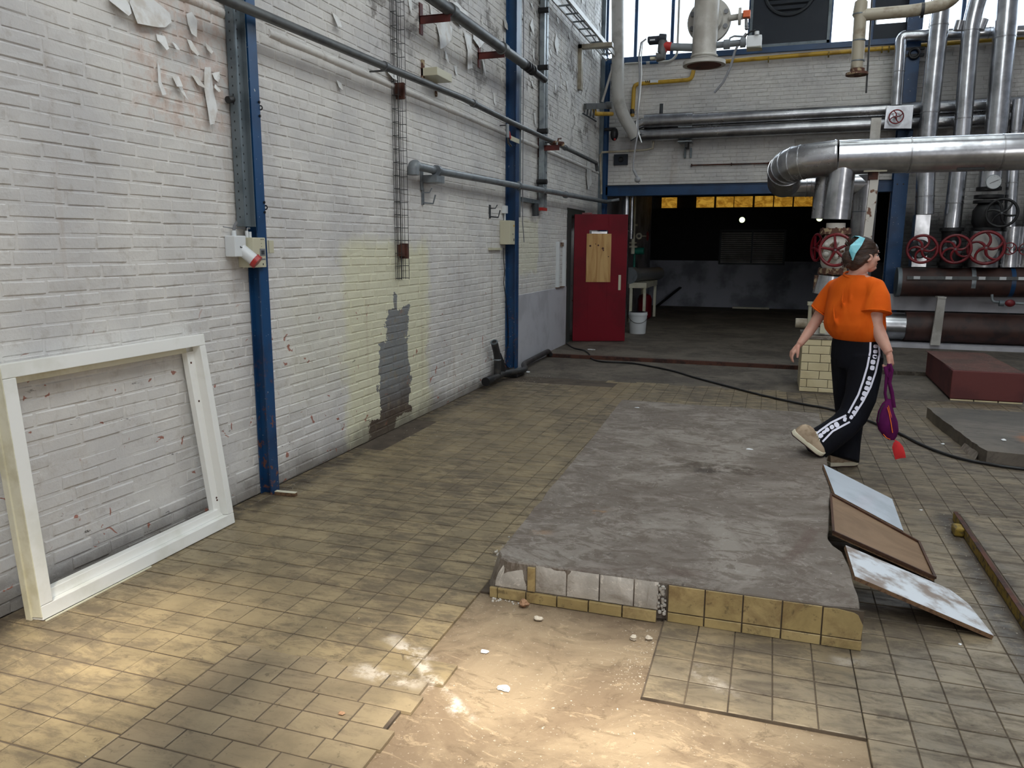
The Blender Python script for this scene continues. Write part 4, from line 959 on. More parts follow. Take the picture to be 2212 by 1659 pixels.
B().ball(AY(1327, 290, 14.2), .09, (.8, .8, 1.3)).cyl(AY(1306, 280, 14.2), AY(1330, 279, 14.2), .03).ob('body', MBLACK, b_); B().ball(AY(1328, 301, 14.1), .02).ob('red_tip', MREDP, b_)
sb = E('blue_socket_box', AY(1335, 338, 14.4), 'square dark blue box with round hole on the end wall', 'box')
B().box((-2.86, YB-.05, 3.07), (-2.61, YB, 3.26)).ob('plate', MNAVY, sb); B().torus((-2.73, YB-.055, 3.17), (0, 1, 0), .04, .012).disc((-2.73, YB-.052, 3.17), (0, 1, 0), .035, .004).ob('hole', MBLACK, sb)
e = E('thin_rod', AY(1493, 357, YB-.05), 'thin dark rod fixed level on the end wall', 'rod'); B().cyl(AY(1493, 357, YB-.04), AY(1690, 352, YB-.04), .013, 8).ob('rod', MRUST, e)
b = B(); [b.disc(AY(px, 357-(px-1493)*.025, YB-.04), (1, 0, 0), .025, .02) for px in (1494, 1580, 1660)]; split(b.ob('rod_clip', MRUST, e))
w_ = E('conduit', AY(1400, 135, YB-.03), 'thin white conduit with two blue sleeves under the window sill', 'conduit')
B().sweep(fillet([AY(1350, 138, 14.42), AY(1450, 132, 14.42), AY(1463, 118, 14.42), AY(1468, -20, 14.42)], .15), .02, 10).ob('tube', MWHP, w_); B().cyl(AY(1385, 136.5, 14.42), AY(1396, 136, 14.42), .026).cyl(AY(1404, 135.6, 14.42), AY(1422, 134.5, 14.42), .026).ob('blue_sleeve', MBLUE, w_)
# hanging plug cable
cp = E('plug_cable', AY(1375, 385, 8.25), 'grey cable with plug hanging in front of the end wall', 'cable')
B().sweep([AY(*p, 8.25) for p in ((1396, 84), (1385, 92), (1380, 125), (1382, 165), (1380, 205), (1377, 245), (1378, 285), (1372, 320), (1368, 350), (1368, 368), (1372, 378))], .0085, 8).ob('cable', MGREYP, cp)
B().sweep([AY(*p, 8.25) for p in ((1396, 84), (1388, 92), (1385, 125), (1386, 160), (1383, 200), (1378, 240), (1375, 270), (1380, 290), (1386, 308))], .006, 8).ob('loose_wire', MWHITE, cp)
B().cyl(AY(1369, 368, 8.25), AY(1377, 384, 8.25), .014).ball(AY(1377, 388, 8.25), .032).cyl(AY(1378, 391, 8.25), AY(1381, 397, 8.25), .005).ob('plug', MGREYP, cp)

# motor valve, hanging flanged pipe with butterfly valve, white box
HY = 8.2
A = lambda px, py, y=HY: AY(px, py, y)
fp_ = E('hanging_flange_pipe', A(1522, 140), 'white painted pipe hanging down with an open flange at its lower end', 'pipe')
B().sweep([A(1531, -60), A(1520, 128)], .118, 28).ob('pipe', MWHP, fp_)
p = A(1521, 138); B().sweep([p+Vector((0, 0, -.016)), p+Vector((0, 0, .016))], .205, 40, cap=False).disc(p+Vector((0, 0, .016)), (0, 0, 1), .205, .006, 40).disc(p+Vector((0, 0, -.014)), (0, 0, 1), .2045, .006, 40).ob('flange', MWHP, fp_)
B().disc(p+Vector((0, 0, -.018)), (0, 0, 1), .165, .003, 30).ob('dark_bore', MRUST, fp_); B().torus(A(1521, 122), (0, 0, 1), .12, .012).ob('weld_ring', MWHP, fp_)
c = A(1532, 46, HY+.30)
bv = E('butterfly_valve', c, 'white round butterfly valve with bolted rim behind the hanging pipe', 'valve')
B().disc(c, (.12, 1, 0), .215, .05, 40).disc(c+Vector((0, -.06, 0)), (.12, 1, 0), .14, .1, 30).ob('disc_body', MWHP, bv)
for k in range(8):
    a = math.pi/8+k*math.pi/4; q = c+Vector((.178*math.cos(a), -.035, .178*math.sin(a))); B().disc(q, (0, 1, 0), .024, .045, 6).ob('bolt', MGREYP, bv)
B().cyl(c+Vector((.2, -.05, .0)), c+Vector((.33, -.08, .0)), .03).disc(c+Vector((.30, -.08, 0)), (1, 0, 0), .08, .025).ob('stem', MWHP, bv)
B().box(tuple(c+Vector((.33, -.12, -.02))), tuple(c+Vector((.40, -.04, .045)))).ob('orange_cap', M('orange lacquer', (206, 96, 50), .4), bv, bevel=.006); B().sweep([c+Vector((.36, -.08, -.02)), c+Vector((.37, -.08, -.10))], [.012, .02], 10).ball(c+Vector((.372, -.08, -.115)), .02).ob('lever', MGREYP, bv)
ml = E('side_pipe', A(1420, 100), 'thin grey cross pipe with red union left of the hanging pipe', 'pipe')
B().cyl(A(1445, 101), A(1500, 103), .036).ob('pipe', MPIPEL, ml); B().cyl(A(1434, 99), A(1450, 101), .042).cyl(A(1438, 104), A(1434, 112), .028).ob('red_union', MREDP, ml)
B().sweep([A(1432, 88), A(1430, 112), A(1431, 122), A(1418, 124)], .045, 16).ob('grey_body', MPIPEG, ml); B().box(tuple(A(1404, 128)), tuple(A(1416, 122)+Vector((0, .05, 0)))).ob('label_tag', MCREAM, ml)
ac = E('actuator', A(1415, 83), 'dark blue valve actuator with white sticker', 'actuator')
B().box(tuple(A(1398, 92)), tuple(A(1426, 76)+Vector((0, .12, 0)))).ob('housing', MNAVY, ac, bevel=.012); B().cyl(A(1424, 83), A(1438, 84), .045).cyl(A(1431, 84), A(1431, 92), .04).ob('gear_head', MNAVY, ac); B().box(tuple(A(1404, 88)+Vector((0, -.004, 0))), tuple(A(1415, 84.5))).ob('sticker', MWHITE, ac)
wv = E('white_control_box', A(1629, 88), 'white control box on a pipe right of the hanging flange pipe', 'box')
B().box(tuple(A(1612, 102)), tuple(A(1646, 74)+Vector((0, .14, 0)))).ob('housing', MWHITE, wv, bevel=.008); B().cyl(A(1635, 68), A(1635, 75), .022).ob('gland', MWHITE, wv); B().box(tuple(A(1612, 105)), tuple(A(1646, 102.5)+Vector((0, .13, 0)))).ob('base_strip', MCREAM, wv)
B().sweep([A(1534, 99), A(1565, 96), A(1612, 91)], .03, 14).disc(A(1570, 96), (1, 0, 0), .045, .06).disc(A(1605, 92), (1, 0, 0), .045, .05).ob('feed_pipe', MPIPEL, wv)
B().sweep([A(1575, 90), A(1577, 82), A(1586, 78), A(1606, 79)], .009, 8).ob('lever', MPIPEL, wv)
B().sweep([A(1612, 72), A(1598, 90), A(1588, 110), A(1578, 145), A(1562, 178), A(1543, 200)], .012, 8).ob('cut_cable', MGREYP, wv); B().sweep([A(1632, 66), A(1622, 68), A(1612, 76), A(1606, 86)], .008, 8).ob('wire', MBLACK, wv)
# second hanging pipe
H2 = 9.6; A = lambda px, py, y=H2: AY(px, py, y)
hp = E('beige_hanging_pipe', A(1853, 160), 'beige jointed pipe with small rusty flange hanging before the louvre', 'pipe')
B().sweep(fillet([A(2085, -60), A(2062, 4), A(1985, 22), A(1868, 32)], .25, 8), .062, 18).ob('level_pipe', MBEIGEP, hp)
B().sweep(fillet([A(1868, 32), A(1855, 34), A(1861, 2), A(1860, 14), A(1851, 148)], .03, 4), .065, 18).ob('drop_pipe', MBEIGEP, hp)
b = B(); [b.disc(A(*p), (0, 0, 1), .069, .012) for p in ((1856, 31), (1856, 88), (1853, 132))]; split(b.ob('joint_band', MGALVD, hp)); B().disc(A(1992, 22), (1, 0, 0), .075, .03).ob('clamp', MBLACK, hp)
B().disc(A(1851, 160), (0, 0, 1), .115, .025, 30).disc(A(1852, 152), (0, 0, 1), .075, .03, 20).ob('flange', MRUSTV, hp)
B().cyl(A(1886, -40), A(1871, 201), .010, 8).ob('thread_rod', MWIRE, label='thin steel rod hanging beside the beige pipe', cat='rod')

# ------------------------------------------------------------------ risers and headers right of the column
YR = 13.75
def R_(px, py, y=YR): return AY(px, py, y)
def riser(name, label, pts, r, step, mat=MCLAD): return banded(name, label, [R_(*p) for p in pts], r, mat, step)
riser('clad_riser', 'leftmost silver riser of the row, crossing behind the big level pipe', [(2037, -60), (2032, 20), (2003, 297), (1997, 463)], .135, 1.25)
B().box(tuple(R_(1968, 577)), tuple(R_(2012, 463)+Vector((0, .3, 0)))).ob('clad_valve_box', MCLAD, label='tall square silver valve casing on the brown header', cat='casing', bevel=.006)
banded('clad_riser', 'second silver riser with a slanting top branch', fillet([R_(2128, -50), R_(2098, 45), R_(2078, 297), R_(2056, 492)], .3), .125, MCLAD, 1.25)
B().sweep([R_(2122, 42), R_(2114, 64)], [.09, .08], 16).ob('cut_branch', MCLAD, label='cut silver branch stub on the second riser', cat='pipe stub'); B().sweep([R_(2074, 45), R_(2068, 66)], [.06, .06], 16).ob('cut_branch', MCLADD, label='small dull stub left of the second riser top', cat='pipe stub')
riser('clad_riser', 'third and widest silver riser carrying the round dial', [(2182, -60), (2176, 10), (2150, 297), (2136, 405)], .155, 1.5)
riser('clad_riser', 'thin silver riser right of the dial', [(2201, 215), (2192, 300), (2180, 490)], .085, .75)
riser('clad_riser', 'silver riser cut by the right edge of the view', [(2240, 300), (2222, 490)], .085, .75)
B().sweep([R_(2186, 490), R_(2178, 577)], .135, 20).disc(R_(2186, 492), (0, 0, 1), .142, .02).disc(R_(2178, 572), (0, 0, 1), .145, .02).ob('valve_casing', MCLAD, label='round silver casing below the thin riser', cat='casing')
B().sweep([R_(2226, 490), R_(2216, 577)], .135, 20).disc(R_(2226, 492), (0, 0, 1), .142, .02).disc(R_(2216, 572), (0, 0, 1), .145, .02).ob('valve_casing', MCLAD, label='round silver casing at the right edge of the view', cat='casing')
B().sweep([R_(2128, 500), R_(2118, 577)], .235, 24).ob('valve_casing', MCLADD, label='wide silver casing behind the largest red handwheel', cat='casing')
d_ = E('dial', R_(2139, 395), 'round white dial gauge on the widest riser', 'gauge'); p = R_(2139, 395)+Vector((0, -.19, 0))
B().disc(p, (-.1, 1, 0), .10, .03, 32).ob('face', MWHITE, d_); B().torus(p, (-.1, 1, 0), .10, .008).ob('rim', MGALV, d_); B().bar(p+Vector((-.055, -.02, -.025)), p+Vector((.06, -.02, .028)), .004, .006).ob('needle', MBLACK, d_)
b = B()
for k in range(9): a = -.7+k*.57; b.bar(p+Vector((.075*math.cos(a), -.018, .075*math.sin(a))), p+Vector((.088*math.cos(a), -.018, .088*math.sin(a))), .003, .004)
b.ob('scale_marks', MGREYP, d_)
bvv = E('black_gate_valve', R_(2136, 450), 'black gate valve with black handwheel below the dial', 'valve')
B().disc(R_(2136, 408), (0, 0, 1), .17, .05).disc(R_(2136, 425), (0, 0, 1), .20, .05).disc(R_(2134, 436), (0, 0, 1), .20, .04).sweep([R_(2135, 436), R_(2133, 455), R_(2130, 480), R_(2130, 500)], [.12, .2, .2, .14], 18).disc(R_(2130, 495), (0, 0, 1), .2, .04).ob('body', MBLACK, bvv)
wheel(R_(2150, 462)+Vector((0, -.36, 0)), (-.25, -1, 0), .20, 6, MBLACK, .4, parent=bvv)
for c_, (px, py, r, n, lab, t) in enumerate(((1992, 538, .205, 6, 'red handwheel on the square silver casing, first in the row', 0), (2064, 538, .205, 6, 'red handwheel without casing, second in the row', 1), (2130, 535, .235, 5, 'largest red handwheel, before a white disc', 2), (2181, 537, .085, 3, 'small red handwheel right of the largest one', 3), (2216, 538, .085, 3, 'small red handwheel at the right edge of the view', 4))):
    p = R_(px, py, YR-.42); e = E('red_valve', p, lab, 'valve')
    wheel(p, (-.16, -1, 0), r, n, MRED, .75, parent=e, phase=.3*c_)
    B().cyl(p, p+Vector((.03, .42, 0)), .03).ob('spindle', MGALVD, e)
    b = B()
    if t < 2:
        B().disc(p+Vector((.02, .3, .09)), (0, 1, 0), .04, .03).disc(p+Vector((.02, .3, -.09)), (0, 1, 0), .04, .03).disc(p+Vector((-.08, .3, 0)), (0, 1, 0), .035, .03).disc(p+Vector((.11, .3, -.03)), (0, 1, 0), .035, .03).ob('bolt_head', MPIPEL, e)
        B().disc(p+Vector((.02, .33, 0)), (0, 1, 0), .145, .04).ob('bonnet_flange', MBLACK, e)
    if t == 1: B().sweep([R_(2056, 492), R_(2055, 505), R_(2054, 560), R_(2052, 578)], [.16, .13, .15, .17], 20).disc(R_(2056, 496), (0, 0, 1), .17, .05).disc(R_(2053, 570), (0, 0, 1), .19, .05).ob('body', MBLACK, e)
    if t == 2: B().disc(p+Vector((-.02, .16, 0)), (0, 1, 0), .215, .03, 36).ob('white_disc', MWHP, e)
hd = E('brown_header', R_(1940, 606, 13.7), 'upper thick brown header pipe under the valves', 'pipe')
B().cyl((1.93, 13.75, 1.06), (6, 13.75, 1.12), .225, 32).ob('pipe', MHEAD, hd)
B().disc((1.93, 13.75, 1.06), (1, 0, 0), .235, .06, 32).ob('end_collar', MGALVD, hd)
for px in (2097, 2182): c = R_(px, 605, 13.75); B().disc((c.x, 13.75, 1.085), (1, 0, 0), .229, .06, 32).ob('strap', MGALV if px < 2150 else MBLUE, hd)
rl = B().bar((2.02, 13.50, 1.14), (5.5, 13.50, 1.17), .02, .05); rail_ = rl.ob('label_rail', MPIPEG, label='grey rail with white tags along the upper header', cat='rail')
for px in (1980, 2049, 2121, 2166, 2207): c = AY(px, 605, 13.48); B().box((c.x-.045, 13.475, 1.12+(c.x-2)*.008), (c.x+.045, 13.49, 1.165+(c.x-2)*.008)).ob('name_tag', MWHITE, rail_)
hl = E('brown_header', R_(1925, 705, 13.7), 'lower thick brown header pipe near the floor', 'pipe')
B().cyl((2.08, 13.75, .36), (6, 13.75, .36), .235, 32).ob('pipe', MHEAD, hl); B().cyl((1.70, 13.75, .36), (2.08, 13.75, .36), .215, 32).ob('silver_end', MCLAD, hl)
B().box((1.84, 13.42, .05), (6, 14.4, .115)).box((1.84, 13.95, .6), (6, 14.05, .86)).ob('whitewashed_ledge', MPLAST, label='whitewashed brick ledges behind and under the brown headers', cat='ledge')
sp = E('pipe_stand', AZ(2026, 755, .115), 'white flat post before the brown headers', 'post'); c = AY(2033, 640, 13.36); B().hexa([(c.x-.085, 13.34, .115), (c.x+.05, 13.34, .115), (c.x+.05, 13.40, .115), (c.x-.085, 13.40, .115), (c.x-.045, 13.34, .84), (c.x+.065, 13.34, .84), (c.x+.065, 13.40, .84), (c.x-.045, 13.40, .84)]).ob('post', MWHP, sp); B().box((c.x-.05, 13.33, .84), (c.x+.07, 13.55, .865)).ob('head_plate', MWHP, sp)
sv = E('small_drain_valve', R_(2170, 655), 'small silver drain valve with red knob between the headers', 'valve')
B().sweep(fillet([R_(2143, 636, 13.4), R_(2143, 652, 13.4), R_(2230, 657, 13.4)], .08), .02, 10).ob('pipe', MGALV, sv); B().disc(R_(2163, 655, 13.38), (1, 0, 0), .045, .06).ob('union', MGALVD, sv); B().ball(R_(2182, 655, 13.33), .07, (1, .6, .8)).ob('red_knob', MRED, sv)
# T pipe on the window sill, control casing with handwheel
banded('clad_corner_pipe', 'silver pipe turning level under the windows beside the blue column', fillet([R_(1936, 228, 14.1), R_(1947, 78, 14.1), R_(2230, 66, 14.1)], .08), .085, MCLAD, .85)
cs = E('casing', AY(1941, 252, 13.8), 'square silver casing with small dark red handwheel on the blue column', 'casing')
c = AY(1941, 252, 13.8); B().hexa([AY(1909, 278, 13.72), AY(1969, 278, 13.72), AY(1969, 278, 14.115), AY(1909, 278, 14.115), AY(1915, 229, 13.72), AY(1974, 227, 13.72), AY(1974, 227, 14.115), AY(1915, 229, 14.115)]).ob('housing', MCLAD, cs, bevel=.004)
wheel(AY(1936, 252, 13.6), (-.1, -1, 0), .10, 4, MRED, .5, parent=cs); B().cyl(AY(1936, 252, 13.6), AY(1936, 252, 13.72), .02).ob('spindle', MLOUV, cs)
B().box((1.36, YB-.02, 3.19), (.25, YB-.0, 3.42)).ob('white_patch_plate', MWHP, label='white plate with three holes behind the big silver pipe', cat='plate')

# ------------------------------------------------------------------ big level pipe with drop, valve and tiled plinth
YM = 9.45
A = lambda px, py, y=YM: AY(px, py, y)
mp = E('big_silver_pipe', A(1800, 340), 'big silver clad pipe running level and turning back on the left', 'pipe')
z_ = A(2000, 334).z; xl = A(1722, 340).x
path = [(6.0, YM, z_+.01), (A(2020, 334).x, YM, z_), (A(1810, 337).x, YM, z_-.005), (A(1722, 352).x, YM+.05, z_-.03)]
zb = AY(1800, 399, YM+.75).z
bend = fillet([path[2], (A(1722, 350).x-.13, YM+.05, z_-.05), (A(1722, 350).x-.12, YM+.60, zb+.03)], .38, 12)
RM = .185
B().sweep(path[:3], RM, 40).ob('cladding', MCLAD, mp); B().sweep(bend, RM*1.02, 40).ob('segment_elbow', MCLADD, mp)
for px in (1802, 1964, 2160): c = A(px, 335); B().disc((c.x, YM, z_), (1, 0, 0), RM+.004, .014, 40).ob('lap_band', MCLADD, mp)
for t in (3, 5, 7, 9, 11): B().disc(bend[t], bend[t+1]-bend[t], RM*1.03+.004, .012, 40).ob('lap_band', MCLAD, mp)
b2 = Vector(bend[-1]); yb = b2.y+.03
rp = E('return_pipe', (b2.x, yb, zb), 'silver pipe coming back behind the big one and dropping through a mitre', 'pipe')
xv = AY(1868, 430, yb+.12).x
B().sweep(fillet([b2, (b2.x+.02, yb+.12, zb), (b2.x+.35, yb+.12, zb)], .15, 8)+[Vector((xv, yb+.12, zb))], .135, 28).ob('cladding', MCLAD, rp)
for k in range(4): B().disc((b2.x+.26+k*.05, yb+.12, zb), (1, 0, 0), .140, .008, 30).ob('lap_band', MCLADD, rp)
B().sweep([(xv, yb+.12, zb+.10), (xv, yb+.12, .7)], .135, 28).ob('drop_pipe', MCLADD, rp); B().disc((xv, yb+.12, zb-.32), (0, 0, 1), .139, .01, 30).ob('lap_band', MGALVD, rp)
XV = A(1806, 480).x
dp = E('gate_valve', (XV, YM, .62), 'silver drop pipe and rusty flanged gate valve with red handwheel', 'valve')
zt, zf = A(1806, 362).z, A(1806, 480).z
B().sweep([(XV+.02, YM, zt+.05), (XV, YM, zf+.03)], .143, 30).ob('upper_cladding', MCLAD, dp)
B().sweep([(XV-.13, YM+.30, zt+.02), (XV-.15, YM+.30, zf+.05)], .10, 24).ob('second_drop', MCLADD, dp)
zq = lambda py: A(1806, py).z
b = B(); b.disc((XV, YM, zq(497)), (0, 0, 1), .16, .035).disc((XV, YM, zq(503)), (0, 0, 1), .165, .03).disc((XV, YM, zq(583)), (0, 0, 1), .15, .035).disc((XV, YM, zq(589)), (0, 0, 1), .155, .03); split(b.ob('flange', MRUSTV, dp))
B().disc((XV, YM, zq(488)), (0, 0, 1), .10, .06).ob('neck', MWHR, dp)
for zz in (zq(500), zq(586)):
    for k in range(10):
        a = k*math.pi/5+.3; q = Vector((XV+.135*math.cos(a), YM+.135*math.sin(a), zz)); B().cyl(q+Vector((0, 0, -.042)), q+Vector((0, 0, .042)), .011, 6).ob('bolt', MRUSTV, dp)
B().sweep([(XV, YM, zq(505)), (XV, YM, zq(520)), (XV, YM, zq(545)), (XV, YM, zq(570)), (XV, YM, zq(583))], [.10, .135, .15, .13, .10], 24).ob('body', MWHR, dp)
for k in range(5): a = k*1.26; q = Vector((XV-.02+.085*math.cos(a), YM-.16, zq(540)+.085*math.sin(a))); B().ball(q, .032).ob('bonnet_nut', MWHR, dp)
B().cyl((XV-.01, YM-.1, zq(540)), (XV-.01, YM-.36, zq(540)), .03).ob('spindle', MRUSTV, dp)
wheel((XV-.005, YM-.36, zq(540)), (-.25, -1, .02), .165, 5, MRED, 0.0, parent=dp, phase=.15, rim=.10)
wheel((XV-.17, YM+.25, zq(535)), (-1, -.35, 0), .15, 5, MREDD, 0, parent=dp, phase=.4, name='rear_handwheel')
B().cyl((XV-.16, YM, zq(595)), (XV-.165, YM-.0, zq(625)), .025).ob('drain_cock', MRUSTV, dp)
B().sweep([(XV-.02, YM, zq(596)), (XV-.04, YM, zq(636))], [.13, .155], 28).ob('lower_cladding', MCLAD, dp)
B().sweep([(XV-.03, YM, zq(638)), (XV-.04, YM+.02, zq(660)), (XV-.03, YM, zq(690)), (XV, YM, .70)], [.10, .16, .16, .12], 20).torus((XV-.04, YM-.08, zq(665)), (-.3, 1, 0), .12, .03).ob('pump_housing', MRUSTV, dp)
B().box((XV-.20, YM-.18, .635), (XV+.28, YM+.25, .71)).ob('white_base', MWHP, dp, bevel=.005)
b = B(); c = A(1774, 716); b.box((c.x-.03, YM-.26, .66), (c.x+.03, YM-.20, .78)); b.disc((c.x, YM-.23, .80), (0, 0, 1), .035, .02); b.ob('lubricator', MCREAM, dp)
c = A(1752, 680); B().cyl((c.x, YM, .70), (c.x, YM, .95), .035).disc((c.x, YM, .97), (0, 0, 1), .05, .04).ob('cream_standpipe', MCREAM, dp)
c = A(1730, 705); B().cyl((c.x-.06, YM+.05, .74), (c.x+.10, YM+.05, .74), .055).ob('motor_stub', MBEIGEP, dp)
sp2 = E('steel_prop', A(1870, 540), 'white painted angle prop with rust, holding up the big silver pipe', 'prop')
a, c = A(1890, 372, YM-.02), A(1868, 560, YM-.02); c2 = c+(c-a)*2.1; B().bar(a, c2, .085, .06, (0, 1, 0)).ob('post', MWHR, sp2); B().box((a.x-.12, YM-.1, a.z-.0), (a.x+.11, YM+.1, a.z+.022)).ob('head_plate', MCREAM, sp2); B().box((a.x-.06, YM-.06, a.z-.08), (a.x+.03, YM+.06, a.z)).ob('packing', MRUST, sp2)
B().hexa([A(1928, 372, 9.45)+Vector(v) for v in ((.6, -.1, .0), (.85, -.1, 0), (.85, .1, 0), (.6, .1, 0), (.6, -.1, .05), (.85, -.1, .05), (.85, .1, .05), (.6, .1, .05))]).ob('black_saddle', MBLACK, label='black saddle block under the big silver pipe', cat='saddle')
b = B().bar(A(1893, 255, 9.55), A(1888, 312, 9.55), .10, .05, (0, 1, 0)); b.ob('short_hanger', MWHP, label='short white angle rising behind the big silver pipe', cat='hanger')
# plinth of glazed bricks
pl = E('tiled_plinth', (.67, 9.5, 0), 'plinth of pale yellow glazed bricks carrying the valve column', 'plinth')
PX0, PX1, PY0, PY1, PZ = .375, 1.02, 9.14, 9.85, .60
B().box((PX0+.008, PY0+.008, 0), (PX1-.008, PY1, PZ-.01)).ob('core', MGR, pl)
B().box((PX0-.01, PY0-.008, PZ-.005), (PX1+.01, PY1, PZ+.03)).ob('cap_slab', MSLAB, pl, bevel=.006)
MGB = M('pale glazed brick', (206, 194, 158), .35, c2=(194, 180, 144), scale=3)
ph = PZ/6.35
for j in range(7):
    z0 = j*ph-.62*ph+.02; z1 = min(z0+ph-.006, PZ-.008); z0 = max(z0, .004)
    x = PX0-(.145 if j % 2 else .02); 
    while x < PX1:
        x0, x1 = max(x, PX0), min(x+.215, PX1); x += .220
        if x1-x0 > .02: bb = B(); brick_shape(bb, (x0, PY0, z0), (x1, PY0+.02, z1), 1, -1, .0006, random.random(), .003); bb.ob('glazed_brick', MGB, pl)
    y = PY0+.02-(.1 if j % 2 else 0)
    while y < PY1:
        y0, y1 = max(y, PY0+.021), min(y+.215, PY1); y += .220
        if y1-y0 > .02: bb = B(); brick_shape(bb, (PX0, y0, z0), (PX0+.02, y1, z1), 0, -1, .0006, random.random(), .003); bb.ob('glazed_brick', MGB, pl)
# ------------------------------------------------------------------ the big concrete slab
sl = E('concrete_slab', (-.38, 5.1, 0), 'large low grey concrete slab, tiled front broken away on the left', 'slab')
rng = np.random.RandomState(3)
def rag(p0, p1, n, amp):
    p0, p1 = Vector(p0), Vector(p1); d = (p1-p0); nn = Vector((-d.y, d.x)).normalized()
    return [tuple(p0+d*(i/n)+nn*(rng.uniform(-amp, amp) if 0 < i < n else 0)) for i in range(n)]
out_ = rag((-1.075, 3.175), (-.36, 3.185), 9, .006)+rag((-.36, 3.185), (.385, 3.178), 6, .003)+[(.418, 3.20)]+rag((.422, 3.24), (.412, 3.72), 6, .006)+[(.400, 3.79), (.365, 3.86), (.35, 3.93)]+rag((.345, 3.98), (.40, 4.6), 5, .006)+rag((.405, 4.65), (.455, 6.2), 12, .008)+rag((.455, 6.2), (.47, 7.11), 5, .006)+rag((.47, 7.11), (-1.27, 7.13), 14, .012)+rag((-1.27, 7.13), (-1.19, 4.6), 16, .006)+rag((-1.19, 4.6), (-1.155, 3.36), 9, .007)+[(-1.150, 3.33), (-1.15, 3.27), (-1.125, 3.235), (-1.12, 3.21)]
cxm, cym = -.38, 5.0
bm = bmesh.new(); n = len(out_)
lv = []
# outline rings: foot, top edge, chamfered in
for z, s in ((.0, 0.0), (SLZ-.006, 0.0), (SLZ, .006)):
    r = []
    for i, (x, y) in enumerate(out_):
        d = Vector((cxm-x, cym-y)).normalized()*s
        f = 0
        if z == 0 and x < -1.06 and y < 3.4: d = Vector((-.05, 0))
        if z == 0 and y < 3.2 and x >= -1.06: d = Vector((0, 0))
        r.append(bm.verts.new((x+d.x, y+d.y, z)))
    lv.append(r)
for a in range(2):
    for i in range(n): bm.faces.new((lv[a][i], lv[a][(i+1) % n], lv[a+1][(i+1) % n], lv[a+1][i]))
bm.faces.new(lv[2]); bm.faces.new(lv[0][::-1])
bmesh.ops.recalc_face_normals(bm, faces=bm.faces)
me = bpy.data.meshes.new('slab_block'); bm.to_mesh(me); bm.free(); me.materials.append(MSLAB); o = bpy.data.objects.new('slab_block', me); COL.objects.link(o); put(o, sl)
YF = 3.178
# upstand tiles on the right, cut strip below them
for k in range(5):
    x0 = -.338+k*.1552; x1 = x0+.1495
    t0 = .046
    if k == 4:
        bb = B(); bb.add([(x0, YF-.012, t0), (x1-.004, YF-.012, t0), (x1, YF-.012, .11), (x1-.02, YF-.012, .15), (x1-.035, YF-.012, .158), (x0+.05, YF-.012, .166), (x0, YF-.012, .163)]+[(x0, YF, t0), (x1-.004, YF, t0), (x1, YF, .11), (x1-.02, YF, .15), (x1-.035, YF, .158), (x0+.05, YF, .166), (x0, YF, .163)], [tuple(range(7))]+[(i, (i+1) % 7, 7+(i+1) % 7, 7+i) for i in range(7)], rnd=.4)
        bb.ob('tile', MTS, sl)
    else:
        bb = B(); brick_shape(bb, (x0, YF-.012, t0), (x1, YF+.002, .1665), 1, -1, .0004, random.random(), .0015); bb.ob('tile', MTS, sl)
    bb = B(); brick_shape(bb, (x0, YF-.014, .001), (x1, YF+.002, .041), 1, -1, .0004, random.random(), .0015); bb.ob('tile', MTS, sl)
B().box((-.345, YF-.007, -.001), (.432, YF, .168)).ob('mortar', MGR, sl)
# bare left half: square dabs of render where tiles fell off, thin strip of tile at the foot
xs = [-1.155, -.975, -.945, -.79, -.64, -.485, -.375]
for k, (x0, x1, zt) in enumerate(((-1.135, -.982, .160), (-.938, -.796, .166), (-.790, -.646, .167), (-.640, -.492, .167), (-.486, -.383, .168))):
    bb = B(); nz_, nx_ = 5, 6; vs = []
    for i in range(nz_+1):
        for j in range(nx_+1):
            u, v = j/nx_, i/nz_; x = x0+(x1-x0)*u; z = .043+(zt-.043)*v
            if k == 0: x = x0+.0+(x1-x0)*u+(.05*v**2*(1-u))
            e_ = min(u, 1-u, v*1.3, (1-v)*2)*5; vs.append((x, YF-.003-.008*min(1, e_)**.5+rng.uniform(-.0012, .0012)+.012*v*(1 if k < 1 else .3), z))
    q = (nx_+1); fs = [(i*q+j, i*q+j+1, (i+1)*q+j+1, (i+1)*q+j) for i in range(nz_) for j in range(nx_)]
    bb.add(vs, fs, True); bb.ob('render_dab', MSLF, sl)
bb = B(); brick_shape(bb, (-.975, YF-.014, .044), (-.940, YF, .158), 1, -1, .0006, .2, .0015); bb.ob('tile', MTS, sl)
for x0, x1 in ((-1.158, -1.122), (-1.118, -.985), (-.979, -.838), (-.832, -.692), (-.686, -.540), (-.534, -.388)):
    bb = B(); z0 = -.012; brick_shape(bb, (x0, YF-.016, z0), (x1, YF, .036+(.002 if x0 > -.8 else .0)), 1, -1, .0006, random.random(), .0015); bb.ob('tile', MTS, sl)
bb = B()
for k in range(26):
    bb.ball((-.365+rng.uniform(-.018, .018), YF-.004, .03+k*.005), rng.uniform(.004, .010), n=6)
bb.ob('broken_mortar', MSLF, sl, kind='stuff')
bb = B()
for k in range(60):
    t = rng.uniform(0, 1); s_ = rng.uniform(.002, .007)
    if t < .5: p = (-1.17+rng.uniform(-.012, .0), 3.3+.6*rng.uniform(0, 1)*t, .155*rng.uniform(.1, 1))
    else: p = (rng.uniform(-1.15, -1.0), 3.175+rng.uniform(-.05, 0), -.012)
    bb.ball(p, s_, n=6)
bb.ob('crumbs', MSLF, sl, kind='stuff')

